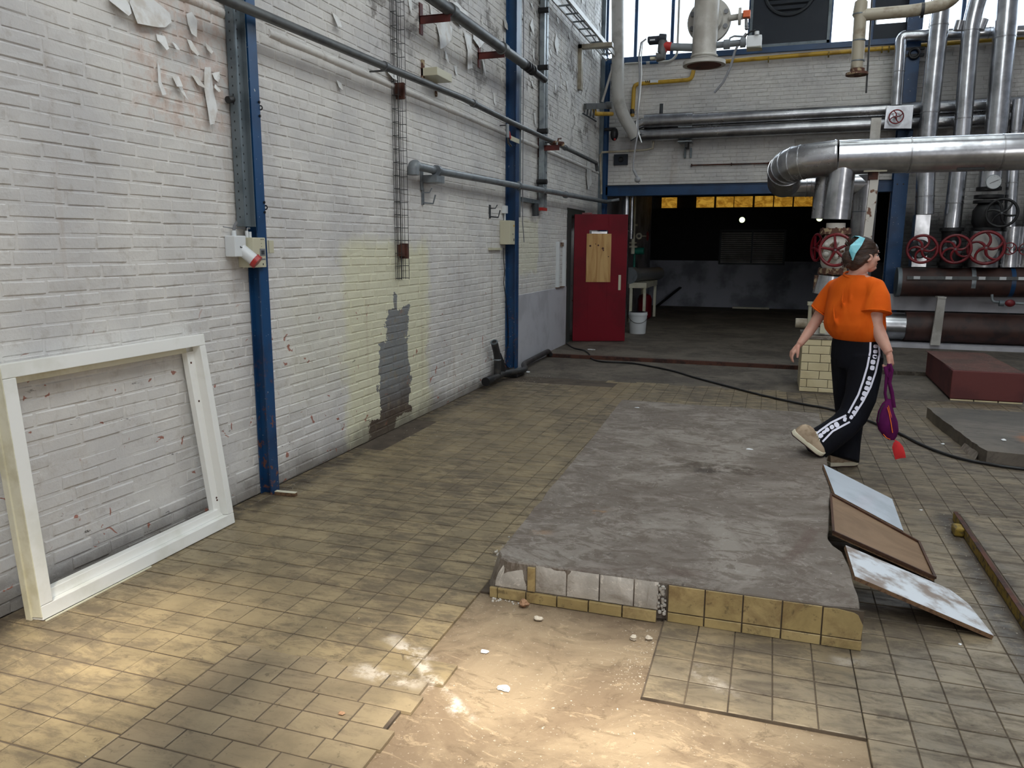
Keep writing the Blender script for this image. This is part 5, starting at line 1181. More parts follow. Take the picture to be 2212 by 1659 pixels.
# ------------------------------------------------------------------ sheets leaning against the slab
def sheet(name, label, tl, bl_2, br, tr, th, mat, edge, cut=None):
    tl, bl_2, br, tr = map(Vector, (tl, bl_2, br, tr)); nn = (br-bl_2).cross(tl-bl_2).normalized(); nn = nn if nn.z > 0 else -nn
    e = E(name, (bl_2+br)/2, label, 'board'); out = [tl, tr, br, bl_2]
    if cut: out = [tl, tr]+[Vector(c) for c in cut]+[br, bl_2]
    k = len(out)
    B().add([p+nn*.0006 for p in out]+[p-nn*.0004 for p in out], [tuple(range(k)), tuple(range(k, 2*k))[::-1]]+[(i, (i+1) % k, k+(i+1) % k, k+i) for i in range(k)]).ob('face', mat, e)
    B().add([p-nn*.0006 for p in out]+[p-nn*th for p in out], [tuple(range(k)), tuple(range(k, 2*k))[::-1]]+[(i, (i+1) % k, k+(i+1) % k, k+i) for i in range(k)]).ob('core', edge, e)
    return e
sheet('white_board', 'clean white board leaning on the slab, farthest of the three', (.40, 5.30, .195), (.425, 4.66, .195), (.80, 4.66, .016), (.82, 5.26, .016), .016, MMELA, MCHIP)
bo = sheet('brown_board', 'brown veneered panel with moulded rim between the two white boards', (.40, 4.62, .196), (.372, 3.985, .196), (.842, 3.985, .02), (.848, 4.47, .02), .014, MBRWN, MCHIP)
b = B()
for p, q in (((.40, 4.62, .200), (.372, 3.985, .200)), ((.372, 3.985, .200), (.842, 3.985, .026)), ((.842, 3.985, .026), (.848, 4.47, .026)), ((.848, 4.47, .026), (.40, 4.62, .200))): b.bar(p, q, .011, .014)
b.ob('rim', MRUST if False else wood_material('dark wood rim', (86, 58, 42), (62, 42, 32)), bo)
sheet('chipboard_sheet', 'muddy white chipboard sheet leaning on the slab, nearest of the three', (.415, 3.83, .195), (.423, 3.46, .195), (.965, 3.445, .018), (.865, 3.80, .0524), .018, MMELD, MCHIP, cut=[(.925, 3.71, .0322)])

# ------------------------------------------------------------------ window frame leaning on the wall
FX0, FX1, FZ1, Y0, Y1_ = -2.885, -3.0, 1.105, 2.292, 3.560
tilt = math.atan2(FX0-FX1, FZ1); HF = math.hypot(FZ1, FX0-FX1); TH = .085
u_ = Vector((0, 1, 0)); v_ = Vector((-math.sin(tilt), 0, math.cos(tilt))); n_v = Vector((math.cos(tilt), 0, math.sin(tilt)))
yb0, yb1 = Y0, Y1_; yt0, yt1 = 2.315, 3.538
wfr = E('window_frame', (FX0-.04, 2.93, 0), 'big white glassless wooden window frame leaning on the brick wall', 'window frame')
F0 = Vector((FX0+.0, 0, .004))
def fp3(y, h, d): return F0+u_*y+v_*h-n_v*d
def prism(b, q, d0, d1): b.hexa([fp3(y, h, d0) for y, h in q]+[fp3(y, h, d1) for y, h in q]); return b
W1, W2 = .062, .058
# outer rails proud, inner rebate set back
prism(B(), [(yb0, 0), (yb1, 0), (yb1-.0, W1), (yb0, W1)], 0, TH).ob('bottom_rail', MFRAME, wfr, bevel=.003)
prism(B(), [(yt0-.0, HF-W1), (yt1, HF-W1), (yt1, HF), (yt0, HF)], 0, TH).ob('top_rail', MFRAME, wfr, bevel=.003)
prism(B(), [(yb0, W1+.001), (yb0+W1, W1+.001), (yt0+W1, HF-W1-.001), (yt0, HF-W1-.001)], .0, TH-.012).ob('side_stile', MFRAME, wfr, bevel=.003)
prism(B(), [(yb1-W1*.75, W1+.001), (yb1, W1+.001), (yt1, HF-W1-.001), (yt1-W1*.75, HF-W1-.001)], .0, TH-.012).ob('side_stile', MFRAME, wfr, bevel=.003)
prism(B(), [(yb0+W1, W1), (yb1-W1*.75, W1), (yb1-W1*.75-.03, W1+.045), (yb0+W1, W1+.045)], .035, TH).ob('inner_sill', MFRAME, wfr, bevel=.003)
prism(B(), [(yb1-W1*.75-.055, W1+.046), (yb1-W1*.75, W1), (yt1-W1*.75, HF-W1), (yt1-W1*.75-.055, HF-W1)], .05, TH).ob('inner_stile', MFRAME, wfr, bevel=.002)
prism(B(), [(yt0+W1, HF-W1-.03), (yt1-W1*.75, HF-W1-.03), (yt1-W1*.75, HF-W1), (yt0+W1, HF-W1)], .05, TH).ob('inner_head', MFRAMEC, wfr, bevel=.002)
prism(B(), [(yb0-.004, .015), (yb0, .015), (yt0, HF-.01), (yt0-.004, HF-.01)], .0, TH).ob('cream_side', MFRAMEC, wfr)
prism(B(), [(yb0-.012, .0), (yb0-.004, .0), (yt0-.004, HF), (yt0-.012, HF)], .055, TH).ob('cream_side', MFRAMEC, wfr)
b = B()
for y, h in ((3.46, .96), (3.475, .74), (3.495, .17), (3.497, .155)): b.disc(fp3(y, h, .0495), n_v, .006, .002, 10)
b.ob('screw_holes', MRUST, wfr)
B().bar((FX0+.01, 2.295, .003), (FX0+.008, 2.9, .003), .006, .006).ob('broken_bead', MFRAMEC, label='thin splinter of bead lying along the bottom of the white window frame', cat='splinter')

# ------------------------------------------------------------------ red plinth block and low slab on the right
rbk = E('red_block', (2.3, 10, 0), 'large brick red painted machine foundation block behind the low slab', 'block')
q = [(1.895, 9.14), (2.56, 9.14), (5.2, 9.14), (5.2, 10.9), (2.5, 10.9), (1.93, 10.9)]
B().hexa([(1.885, 9.14, .018), (2.57, 9.14, .018), (2.57, 10.82, .018), (1.93, 10.82, .018), (1.885, 9.14, .325), (2.57, 9.14, .325), (2.57, 10.82, .325), (1.93, 10.82, .325)]).ob('block_body', MREDB, rbk, bevel=.01)
MREDT = concrete_material('worn red top', (104, 70, 62), (84, 62, 54), (70, 60, 52), 2); B().box((1.90, 9.155, .3255), (2.555, 10.8, .328)).ob('worn_top', MREDT, rbk)
for k in range(3): bb = B(); brick_shape(bb, (1.89+k*.226, 9.13, .001), (2.105+k*.226, 9.15, .015), 1, -1, .0005, .5, .002); bb.ob('glazed_brick', MGB, rbk)
ls = E('low_slab', (2.2, 7.3, 0), 'low dirty concrete slab with rust stains in front of the red block', 'slab')
op = rag((1.565, 6.90), (1.60, 6.50), 5, .01)+rag((1.62, 6.46), (4.6, 6.2), 14, .012)+rag((4.6, 6.2), (4.6, 8.15), 4, .01)+rag((4.6, 8.15), (1.53, 8.15), 14, .01)+rag((1.49, 8.1), (1.56, 6.95), 10, .010)
n = len(op); MLOW = N('rusty low slab')
def _l():
    k = MLOW; c = k.mix(k.ramp(k.noise(1.6, 7, .7, dist=.6), .38, .62), lin((108, 100, 90)), lin((82, 76, 68)))
    x, y, z = k.xyz(); m_ = k.math('MULTIPLY', k.ramp(y, 6.7, 6.9), k.math('SUBTRACT', 1., k.ramp(y, 7.1, 7.3))); m_ = k.math('MULTIPLY', m_, k.ramp(x, 1.9, 2.05))
    c = k.mix(k.math('MULTIPLY', m_, k.ramp(k.noise(4, 5, .7), .45, .6)), c, lin((150, 92, 46)))
    c = k.mix(k.math('MULTIPLY', k.ramp(k.noise(1, 6, .7, k.scaled((3, 9, 4)), 1), .52, .64), .6), c, lin((58, 52, 46)))
    k.bump(k.noise(40, 5, .7), .4, .008); return k.out(c, .65)
MLOW = _l()
B().add([(x, y, .0) for x, y in op]+[(x, y, .1) for x, y in op], [tuple(range(n))[::-1], tuple(range(n, 2*n))]+[(i, (i+1) % n, n+(i+1) % n, n+i) for i in range(n)]).ob('slab_block', MLOW, ls)
B().add([(x+(-.03 if x < 1.6 else 0), y-.05*(y < 6.6), .0) for x, y in op[:5]]+[(x, y, .05) for x, y in op[:5]], [(i, i+1, 6+i, 5+i) for i in range(4)]).ob('worn_edge', MSLAB, ls)

# ------------------------------------------------------------------ cables on the floor
pc = [AZ(*p, z) for p, z in (((1224, 742), .06), ((1240, 752), .06), ((1262, 757), .06), ((1273, 765), .06), ((1277, 774), .014), ((1300, 781), .014), ((1360, 784), .014), ((1410, 792), .014), ((1457, 802), .014), ((1500, 815), .014), ((1560, 831), .014), ((1640, 852), .014), ((1720, 870), .014), ((1790, 883), .014), ((1850, 900), .014), ((1900, 918), .014), ((1945, 937), .014), ((1990, 960), .014), ((2040, 980), .014), ((2090, 994), .014), ((2130, 1001), .014), ((2170, 1008), .014), ((2230, 1014), .014), ((2300, 1012), .014))]
pts = []
for i in range(len(pc)-1):
    a, b_, c_, d_2 = pc[max(i-1, 0)], pc[i], pc[i+1], pc[min(i+2, len(pc)-1)]
    for k in range(5):
        t = k/5; pts.append(.5*((2*b_)+(c_-a)*t+(2*a-5*b_+4*c_-d_2)*t*t+(3*b_-a-3*c_+d_2)*t**3))
B().sweep(pts+[pc[-1]], .0115, 10).ob('floor_cable', MBLACK, label='long black cable winding over the floor from the doorway to the right', cat='cable')

# ------------------------------------------------------------------ rubble
def chunk(name, label, px, py, s, mat, z=0., flat=.5, cat='stone', group=None):
    c = AZ(px, py, z); b = B(); r_ = np.random.RandomState(int(px*7+py)); bmx = bmesh.new(); bmesh.ops.create_icosphere(bmx, subdivisions=2, radius=1)
    ph_ = r_.uniform(0, 6, 3)
    vs = []
    for v in bmx.verts:
        p = v.co; k = 1+.22*math.sin(p.x*3+ph_[0])+.2*math.sin(p.y*4+ph_[1])+.12*math.sin(p.z*5+ph_[2]); vs.append((c.x+p.x*s*k, c.y+p.y*s*k*.8, z+s*flat*.8+p.z*s*flat*k))
    zmin = min(v[2] for v in vs); vs = [(a, d, e-zmin+z) for a, d, e in vs]
    b.add(vs, [tuple(v.index for v in f.verts) for f in bmx.faces]); bmx.free(); return b.ob(name, mat, label=label, cat=cat, group=group)
MST = M('pale rubble', (196, 188, 174), .85, c2=(150, 140, 126), scale=20); MSTB = M('brown rubble', (158, 124, 96), .85, c2=(120, 92, 70), scale=20)
MPCH = M('fallen paint chip', (232, 234, 236), .6, c2=(206, 204, 200), scale=30)
chunk('rubble_stone', 'brown angular rubble chunk right against the slab front', 1133, 1313, .024, MSTB, -.015, .7)
chunk('rubble_stone', 'pale rubble lump just in front of the brown chunk', 1163, 1342, .017, MST, -.015, .7)
chunk('rubble_stone', 'pale rubble lump below the broken left edge of the tile field', 1368, 1382, .017, MST, -.015, .5)
chunk('rubble_stone', 'pale rubble lump touching the corner of the raised tiles', 1402, 1384, .013, MST, -.015, .8)
chunk('rubble_stone', 'small tan pebble on the brick-laid tiles', 738, 1544, .010, MSTB, 0, .7)
chunk('paint_chip', 'white plaster flake lying near the middle of the dusty bare patch', 1088, 1490, .022, MPCH, -.015, .35, 'flake')
chunk('paint_chip', 'white plaster flake at the left edge of the dusty bare patch', 1047, 1410, .015, MPCH, -.015, .35, 'flake')
chunk('paint_chip', 'curled white flake on the floor near the stained wall strip', 898, 899, .035, MPCH, 0, .5, 'flake')
chunk('paint_chip', 'long white flake on the floor before the second blue post', 1136, 805, .05, MPCH, 0, .2, 'flake')
chunk('paint_chip', 'white flake lying on the raised floor before the red door', 1278, 757, .05, MPCH, .05, .2, 'flake')
chunk('paint_chip', 'white chip on the tiles under the nearest leaning sheet', 2074, 1393, .008, MPCH, 0, .3, 'flake')
chunk('paint_chip', 'white chip on the tiles right of the brown board', 1989, 1103, .010, MPCH, 0, .3, 'flake')
chunk('paint_chip', 'white chip lying on the rust stain of the low slab', 2168, 952, .022, MPCH, .1, .3, 'flake')
chunk('paint_chip', 'white chip beside the dark edge of the low slab', 2036, 960, .016, MPCH, 0, .3, 'flake')
chunk('paint_chip', 'white chip in the middle of the big slab', 1620, 971, .022, MPCH, SLZ, .15, 'flake')
chunk('paint_chip', 'white chip near the far left edge of the big slab', 1376, 881, .018, MPCH, SLZ, .2, 'flake')
ws = E('wood_strip', AZ(620, 1072), 'short white faced strip of wood on the floor near the first post', 'strip')
p, q = AZ(596, 1068), AZ(640, 1072); B().bar((p.x, p.y, .012), (q.x, q.y, .012), .03, .022).ob('core', MCHIP, ws); B().bar((p.x, p.y, .0245), (q.x, q.y, .0245), .032, .003).ob('white_face', MFRAMEC, ws)
db = B(); r_ = np.random.RandomState(11)
def chip(x, y, z, s):
    a = r_.uniform(0, 6.28); c, d = math.cos(a)*s, math.sin(a)*s; h = s*.35
    db.hexa([(x-c, y-d, z), (x+d*.6, y-c*.6, z), (x+c, y+d, z), (x-d*.5, y+c*.5, z), (x-c*.8, y-d*.8, z+h), (x+d*.5, y-c*.5, z+h), (x+c*.9, y+d*.9, z+h), (x-d*.4, y+c*.4, z+h)])
for _ in range(900):
    m_ = r_.randint(0, 10)
    if m_ < 2: x, y, z = r_.uniform(-1.1, .38), r_.uniform(1.6, 2.55), -.015
    elif m_ < 4: x, y, z = r_.normal(-.42, .04), r_.uniform(2.6, 3.1), -.015
    elif m_ < 6: x, y, z = r_.uniform(-2.9, 3), r_.uniform(1.2, 9), .0
    elif m_ < 7: x, y, z = r_.normal(-2.9, .07), r_.normal(4.25, .12), 0
    elif m_ < 8: x, y, z = r_.normal(-2.75, .12), r_.normal(9.0, .25), 0
    elif m_ < 9: x, y, z = r_.normal(-2.75, .1), r_.normal(5.75, .2), 0
    else: x, y, z = r_.uniform(1.0, 1.1), r_.uniform(2.8, 5.1), 0
    if x < XW+.02 or (SLX0-.05 < x < SLX1+.05 and 3.1 < y < 7.2): continue
    if x > 1.12 and y < 5: z = .05
    if x > 1.45 and 6.1 < y < 8.2: z = .1
    if z == 0 and bare(x, y): z = -.015
    chip(x, y, z, r_.choice((.0012, .002, .003, .005), p=(.5, .35, .13, .02))*(1+y*.12))
for _ in range(260): chip(r_.uniform(-1.1, .38), r_.uniform(3.35, 7.0), SLZ, r_.choice((.0012, .002, .0035)))
db.ob('floor_crumbs', MST, floor, kind='stuff')
# ------------------------------------------------------------------ the walking woman
MSKIN = M('skin', (206, 160, 142), .5, c2=(196, 144, 126), scale=8); MSKIN.node_tree.nodes['Principled BSDF'].inputs['Subsurface Weight'].default_value = .08
MHAIR = N('brown hair'); 
def _h():
    k = MHAIR; g = k.noise(1, 5, .6, k.scaled((40, 40, 160)), .6); c = k.mix(k.ramp(g, .3, .7), lin((74, 52, 40)), lin((38, 27, 22))); k.bump(g, .7, .006); return k.out(c, .45)
MHAIR = _h()
def cloth(name, c1, c2, b=.25):
    k = N(name); f = k.noise(1, 3, .5, k.scaled((9, 9, 3)), .8); c = k.mix(k.ramp(f, .3, .7), lin(c1), lin(c2)); k.bump(k.math('ADD', f, k.math('MULTIPLY', k.noise(300, 2), .04)), b, .03); return k.out(c, .85, 0, .2)
MORG = cloth('orange jersey', (224, 100, 20), (212, 88, 12), .35); MNVY = cloth('black track fabric', (16, 18, 28), (12, 13, 20), .4)
MSTRIPE = M('white stripe print', (226, 226, 242), .6)
MSHOE = M('beige suede shoe', (178, 158, 134), .8, c2=(148, 128, 104), scale=20); MSOLE = M('cream rubber sole', (226, 220, 196), .6); MSOLEB = M('dark outsole', (64, 42, 42), .7)
MPURP = cloth('purple bag fabric', (98, 22, 84), (76, 14, 66)); MPOUCH = M('red pouch fabric', (206, 36, 40), .7, c2=(180, 26, 34), scale=8); MORZ = M('orange zip', (236, 110, 30), .5)
MSCR = M('pale turquoise scarf', (140, 214, 226), .6, c2=(110, 190, 206), scale=10)
W = lambda px, py, y: AY(px, py, y)
person = E('person', (.6, 5.95, 0), 'woman in orange T-shirt and black striped track trousers stepping off the slab', 'person')
FD = Vector((.62, .78, 0)).normalized(); RG = Vector((FD.y, -FD.x, 0))          # torso heading and its right-hand side
def ring(c, ra, rb, a=RG, b_=FD, n=28, sq=2.2, tiltz=0.):
    out = []
    for i in range(n):
        t = 2*math.pi*i/n; ct, st = math.cos(t), math.sin(t)
        k = (abs(ct)**sq+abs(st)**sq)**(-1/sq)
        out.append(Vector(c)+a*ra*ct*k+b_*rb*st*k+Vector((0, 0, tiltz*ct)))
    return out
# body: head, neck, arms, hands, shins in one surface
hb = B()
HF_ = Vector((.93, .36, -.02)).normalized(); HL = Vector((0, 0, 1)).cross(HF_).normalized(); HU = HF_.cross(HL)
HM = Matrix((HF_, HL, HU)).transposed().to_4x4()
hc = W(1867, 552.5, 5.98)
def hp_(x, y, z): return hc+HF_*x+HL*y+HU*z
def hball(x, y, z, r, sc, n=20): hb.ball(hp_(x, y, z), r, sc, n, HM)
hball(-.012, 0, .022, .1, (.98, .76, .95)); hball(.030, 0, -.03, .07, (.86, .86, 1.12)); hball(.048, 0, -.085, .034, (1.05, 1.05, .8)); hball(.02, 0, -.07, .05, (1.1, 1.0, .75))
hball(.076, 0, -.060, .020, (.9, 1.2, .9)); hball(.086, 0, -.045, .010, (.9, 1.6, .6)); hball(.085, 0, -.056, .010, (.9, 1.5, .6)); hball(.079, 0, -.083, .017, (1., 1.1, .8))
hb.sweep([hp_(.080, 0, .018), hp_(.094, 0, -.006), hp_(.106, 0, -.024), hp_(.090, 0, -.030)], [.010, .011, .012, .008], 10)
hball(.098, .010, -.026, .008, (1, 1, .8)); hball(.098, -.010, -.026, .008, (1, 1, .8)); hball(.070, 0, .034, .03, (.7, 1.7, .5))
for s in (1, -1): hball(.058, s*.042, -.022, .024, (.9, .8, 1.)); hb.torus(hp_(-.006, s*.076, -.012), (HL*s-HF_*.3), .020, .008, 20, 8); hball(-.004, s*.074, -.014, .018, (.8, .4, 1.1)); hball(-.0, s*.072, -.036, .010, (1, .6, 1))
nb = W(1849, 598, 6.0)
hb.sweep([nb+Vector((0, 0, -.05)), nb+Vector((0.0, 0, .0)), hp_(-.022, 0, -.085), hp_(-.012, 0, -.03)], [.080, .062, .054, .055], 20)
hb.sweep([W(1808, 616, 6.12), nb+Vector((0, 0, -.02)), W(1888, 616, 5.90)], [.045, .066, .045], 16)
LA = [W(1802, 625, 6.13), W(1783, 660, 6.16), W(1763, 693, 6.16), W(1748, 716, 6.14), W(1727, 744, 6.10)]
RA = [W(1893, 628, 5.88), W(1890, 672, 5.84), W(1892, 702, 5.83), W(1905, 732, 5.80), W(1920, 762, 5.76)]
hb.sweep(LA, [.050, .047, .040, .038, .025], 18); hb.sweep(RA, [.052, .050, .044, .042, .028], 18)
hb.ball(LA[2], .042); hb.ball(RA[2], .046)
def hand(wr, dirv, nrm, palm_l, curl, spread, thumb_dir, s=1.):
    """five fingers rooted in the palm; dirv along the hand, nrm out of the palm"""
    d = Vector(dirv).normalized(); nn = Vector(nrm); nn = (nn-d*nn.dot(d)).normalized(); sd = d.cross(nn)
    hb.sweep([wr, wr+d*.022*s, wr+d*.05*s, wr+d*.078*s], [.021*s, .022*s, .022*s, .016*s], 14)
    for o in (-.024, -.008, .009, .024): hb.sweep([wr+d*.02*s+sd*o*.6*s, wr+d*.085*s+sd*o*s], [.016*s, .0115*s], 10)
    for k, (o, l) in enumerate(((.027, .068), (.0095, .078), (-.009, .073), (-.026, .058))):
        b0 = wr+d*.083*s+sd*o*s; dd_ = (d+sd*o*spread*6).normalized(); pts = [b0-dd_*.02]; p = b0; a = curl*.25
        pts.append(p)
        for seg, f in enumerate((.45, .32, .23)):
            a += curl*(.55 if seg == 0 else .75)+.06*k
            v = dd_*math.cos(a)+nn*math.sin(a); p = p+v*l*f*s; pts.append(p)
        hb.sweep(pts, [.0095*s, .0095*s, .0088*s, .008*s, .0062*s], 10)
    tb = wr+d*.028*s+sd*.020*s*thumb_dir; td = (d*.75+sd*thumb_dir*.55+nn*.45).normalized(); t2 = (d*.85+sd*thumb_dir*.1+nn*.55).normalized()
    hb.sweep([tb-td*.01, tb+td*.03*s, tb+td*.034*s+t2*.026*s, tb+td*.036*s+t2*.046*s], [.015*s, .012*s, .0105*s, .008*s], 10)
dl = (W(1706, 768, 6.08)-LA[-1]).normalized()
hand(LA[-1], dl, Vector((.55, .2, -.5)), .08, .55, .02, 1, .98)
dr = (W(1926, 795, 5.75)-RA[-1]).normalized()
hand(RA[-1], dr, Vector((-.75, .45, .0)), .08, 1.15, .0, 1, 1.0)
# feet inside the shoes: ankles
LAk = W(1815, 990, 6.02); LAk.z = .09; RAk = W(1745, 955, 5.66)
body = remesh(hb, 'body', MSKIN, person, .0042, 3)
# face details
B().ball(hp_(.0735, -.031, .000), .0105, (1, 1, .7)).ob('eye', MWHITE, person); B().ball(hp_(.0735, .031, .000), .0105, (1, 1, .7)).ob('eye', MWHITE, person)
B().sweep([hp_(.068, -.045, .004), hp_(.086, -.036, .006), hp_(.089, -.024, .002)], .0025, 6).sweep([hp_(.071, -.05, .021), hp_(.089, -.035, .026), hp_(.092, -.018, .022)], .0032, 6).ob('lash_and_brow', MHAIR, person)
B().sweep([hp_(.090, -.018, -.050), hp_(.0965, 0, -.049), hp_(.090, .018, -.050)], [.003, .0045, .003], 8).ob('lips', M('lips', (178, 104, 98), .4), person)
# hair
hh = B()
def hb2(x, y, z, r, sc, n=20): hh.ball(hp_(x, y, z), r, sc, n, HM)
hb2(-.024, 0, .026, .106, (.96, .80, .96)); hb2(-.055, 0, -.020, .078, (.9, .95, 1.0)); hb2(.016, 0, .042, .080, (.92, .93, .78)); hb2(-.060, 0, -.062, .052, (.95, 1.05, .95))
for s in (1, -1): hh.sweep([hp_(.066, s*.026, .062), hp_(.044, s*.054, .036), hp_(.010, s*.066, .012), hp_(-.03, s*.062, -.02), hp_(-.06, s*.04, -.06)], [.012, .015, .017, .028, .03], 14)
hb2(-.118, -.005, -.012, .048, (.85, .9, 1.15)); hb2(-.108, .0, -.060, .036, (1., .9, .8)); hb2(-.112, .0, .042, .034, (.9, .9, .8))
hair = remesh(hh, 'hair', MHAIR, person, .005, 3)
hs = B(); rr = np.random.RandomState(5)
for k in range(150):                                         # combed strands from the hairline back to the bun
    a = rr.uniform(-1.25, 1.25); p0 = Vector((.62+.35*math.cos(a)*1.0, math.sin(a)*.9, .55-.30*abs(math.sin(a)))).normalized(); p1 = Vector((-.95, rr.uniform(-.15, .15), -.25+.2*math.cos(a))).normalized(); pm = Vector((-.1, math.sin(a)*1.0, .75*math.cos(a)+.05)).normalized()
    L_ = []
    for i in range(11):
        t = i/10; q = (p0*(1-t)**2+pm*2*t*(1-t)+p1*t*t).normalized(); L_.append(hp_(-.024+q.x*.1045, q.y*.0885, .027+q.z*.1045))
    hs.sweep(L_, [.0012]+[.0022]*9+[.0012], 5)
for k in range(90):
    a = rr.uniform(-1, 1); p = hp_(-.095+rr.uniform(-.02, .03), rr.uniform(-.05, .05), .05+rr.uniform(-.02, .03)); 
    q = p+HU*rr.uniform(.02, .06)+HF_*rr.uniform(-.04, .05)+HL*rr.uniform(-.02, .02); r2 = q+HF_*rr.uniform(.0, .03)-HU*rr.uniform(.0, .02); hs.sweep([p, q, r2], [.0034, .0026, .0008], 5)
for k in range(30):
    p = hp_(-.11, rr.uniform(-.04, .04), -.03+rr.uniform(-.03, .03)); q = p-HF_*rr.uniform(.02, .05)-HU*rr.uniform(.0, .04); hs.sweep([p, q, q-HU*.02], [.002, .0015, .0006], 5)
hs.ob('loose_hair', MHAIR, person, kind='stuff')
sc = B()
c0 = [hp_(-.118, -.062, -.03), hp_(-.104, -.085, .015), hp_(-.070, -.088, .072), hp_(-.035, -.055, .120), hp_(-.05, 0, .135), hp_(-.06, .05, .115)]
c1 = [hp_(-.112, -.070, -.035), hp_(-.140, -.060, .03), hp_(-.135, -.060, .068), hp_(-.070, -.050, .125), hp_(-.085, .0, .135), hp_(-.09, .05, .11)]
k = len(c0); sc.add([p for p in c0]+[p for p in c1]+[p-HL*-.006 for p in c0]+[p-HL*-.006 for p in c1], [(i, i+1, k+i+1, k+i) for i in range(k-1)]+[(2*k+i, 3*k+i, 3*k+i+1, 2*k+i+1) for i in range(k-1)]+[(0, k, 3*k, 2*k), (k-1, 3*k-1, 4*k-1, 2*k-1)]+[(i, 2*k+i, 2*k+i+1, i+1) for i in range(k-1)]+[(k+i, k+i+1, 3*k+i+1, 3*k+i) for i in range(k-1)])
sc.ob('hair_scarf', MSCR, person)
# T-shirt
tb = B()
tb.loft([ring(W(1848, 593, 6.0), .084, .064), ring(W(1848, 600, 6.0), .125, .082), ring(W(1848, 609, 6.0), .165, .098), ring(W(1848, 622, 6.0), .190, .115), ring(W(1847, 645, 6.0), .200, .128), ring(W(1846, 672, 5.98), .212, .142), ring(W(1845, 700, 5.97), .222, .150), ring(W(1846, 714, 5.97), .214, .148), ring(W(1849, 726, 5.97), .188, .138), ring(W(1851, 735, 5.97), .160, .122)])
tb.sweep([W(1822, 611, 6.09), W(1805, 620, 6.12), W(1790, 640, 6.15), W(1780, 657, 6.16), W(1772, 671, 6.17)], [.050, .064, .070, .074, .078], 22)
tb.sweep([W(1872, 610, 5.93), W(1888, 620, 5.90), W(1895, 642, 5.87), W(1894, 660, 5.85), W(1892, 676, 5.84)], [.052, .072, .082, .090, .100], 22)
for pts_, r_f in ((((1822, 618), (1819, 650), (1822, 690)), .016), (((1838, 612), (1836, 650), (1842, 700)), .014), (((1856, 612), (1858, 650), (1852, 705)), .013), (((1882, 655), (1872, 690), (1850, 722)), .020), (((1878, 690), (1866, 712), (1846, 728)), .016), (((1800, 650), (1802, 690), (1815, 722)), .017)):
    n_ = len(pts_); tb.sweep([W(a_, c_2, 5.868 if i_ == 1 else 5.90) for i_, (a_, c_2) in enumerate(pts_)], [r_f*.3, r_f*.66, r_f*.3], 10)
# soft folds radiating from the shoulders
for (x0, y0, x1, y1, d) in ((1822, 640, 1828, 690, 5.85), (1840, 640, 1842, 700, 5.84), (1880, 650, 1860, 712, 5.83), (1890, 680, 1872, 722, 5.83), (1800, 660, 1800, 715, 5.88)):
    pass
shirt = remesh(tb, 'shirt', MORG, person, .0075, 14)
B().torus(W(1848, 594, 6.0)+Vector((0, 0, .0)), Vector((.05, -.30, 1)), .076, .008, 36, 8).ob('collar', MORG, shirt)
B().torus(W(1892, 675.5, 5.84), (W(1892, 676, 5.84)-W(1894, 655, 5.86)), .0985, .004, 36, 8).torus(W(1773, 671.5, 6.16), (W(1773, 672, 6.16)-W(1787, 655, 6.15)), .0755, .004, 36, 8).ob('sleeve_hem', MORG, shirt)
# trousers
pt = B()
pt.loft([ring(W(1850, 728, 5.97), .165, .115), ring(W(1850, 745, 5.97), .178, .125), ring(W(1850, 775, 5.96), .185, .130), ring(W(1852, 795, 5.95), .165, .12)])
pt.sweep([W(1870, 770, 5.90), W(1866, 815, 5.87), W(1858, 860, 5.83), W(1842, 898, 5.79), W(1822, 920, 5.76), W(1795, 940, 5.71), W(1768, 958, 5.67), W(1750, 967, 5.65)], [.118, .112, .105, .099, .098, .102, .108, .112], 26)
pt.sweep([W(1832, 775, 6.01), W(1834, 850, 6.06), W(1836, 905, 6.10), W(1829, 950, 6.08), W(1820, 992, 6.03)], [.118, .108, .096, .098, .116], 26)
trs = remesh(pt, 'trousers', MNVY, person, .008, 4)
dg = bpy.context.evaluated_depsgraph_get(); dg.update()
evo = trs.evaluated_get(dg); me = evo.to_mesh(); bvh = BVHTree.FromPolygons([v.co.copy() for v in me.vertices], [tuple(p.vertices) for p in me.polygons]); evo.to_mesh_clear()
def on(px, py):
    d = ray(px, py).normalized(); h = bvh.ray_cast(C0, d)
    return (h[0], h[1]) if h[0] else (None, None)
def cz(p): return (1660+p[0]/2.962, 480+p[1]/2.962)
def dens(pl, n=8): return [(pl[i][0]+(pl[i+1][0]-pl[i][0])*k/n, pl[i][1]+(pl[i+1][1]-pl[i][1])*k/n) for i in range(len(pl)-1) for k in range(n)]+[pl[-1]]
def ribbon(pl, wpx, b, th=.003):
    """printed band following the outer seam of the trousers"""
    pl = dens([cz(p) for p in pl]); prev = None
    for i, (x, y) in enumerate(pl):
        j = min(i+1, len(pl)-1); k = max(i-1, 0); dx, dy = pl[j][0]-pl[k][0], pl[j][1]-pl[k][1]; l = math.hypot(dx, dy); nx, ny = -dy/l*wpx/2, dx/l*wpx/2
        p, n1 = on(x+nx, y+ny); q, n2 = on(x-nx, y-ny)
        if p is None or q is None: prev = None; continue
        cur = (p+n1*th, q+n2*th)
        if prev and (cur[0]-prev[0]).length < .05: b.add([prev[0], prev[1], cur[1], cur[0]], [(0, 1, 2, 3)], True)
        prev = cur
b = B()
ribbon([(652, 768), (650, 830), (632, 925), (606, 1015), (575, 1105), (512, 1222)], 4.2, b); ribbon([(498, 1236), (400, 1285), (330, 1335), (242, 1408)], 4.2, b)
ribbon([(703, 772), (708, 850), (684, 960), (652, 1055), (604, 1148), (545, 1240)], 4.0, b); ribbon([(520, 1278), (410, 1338), (345, 1405)], 4.0, b)
b.ob('side_stripe', MSTRIPE, trs)
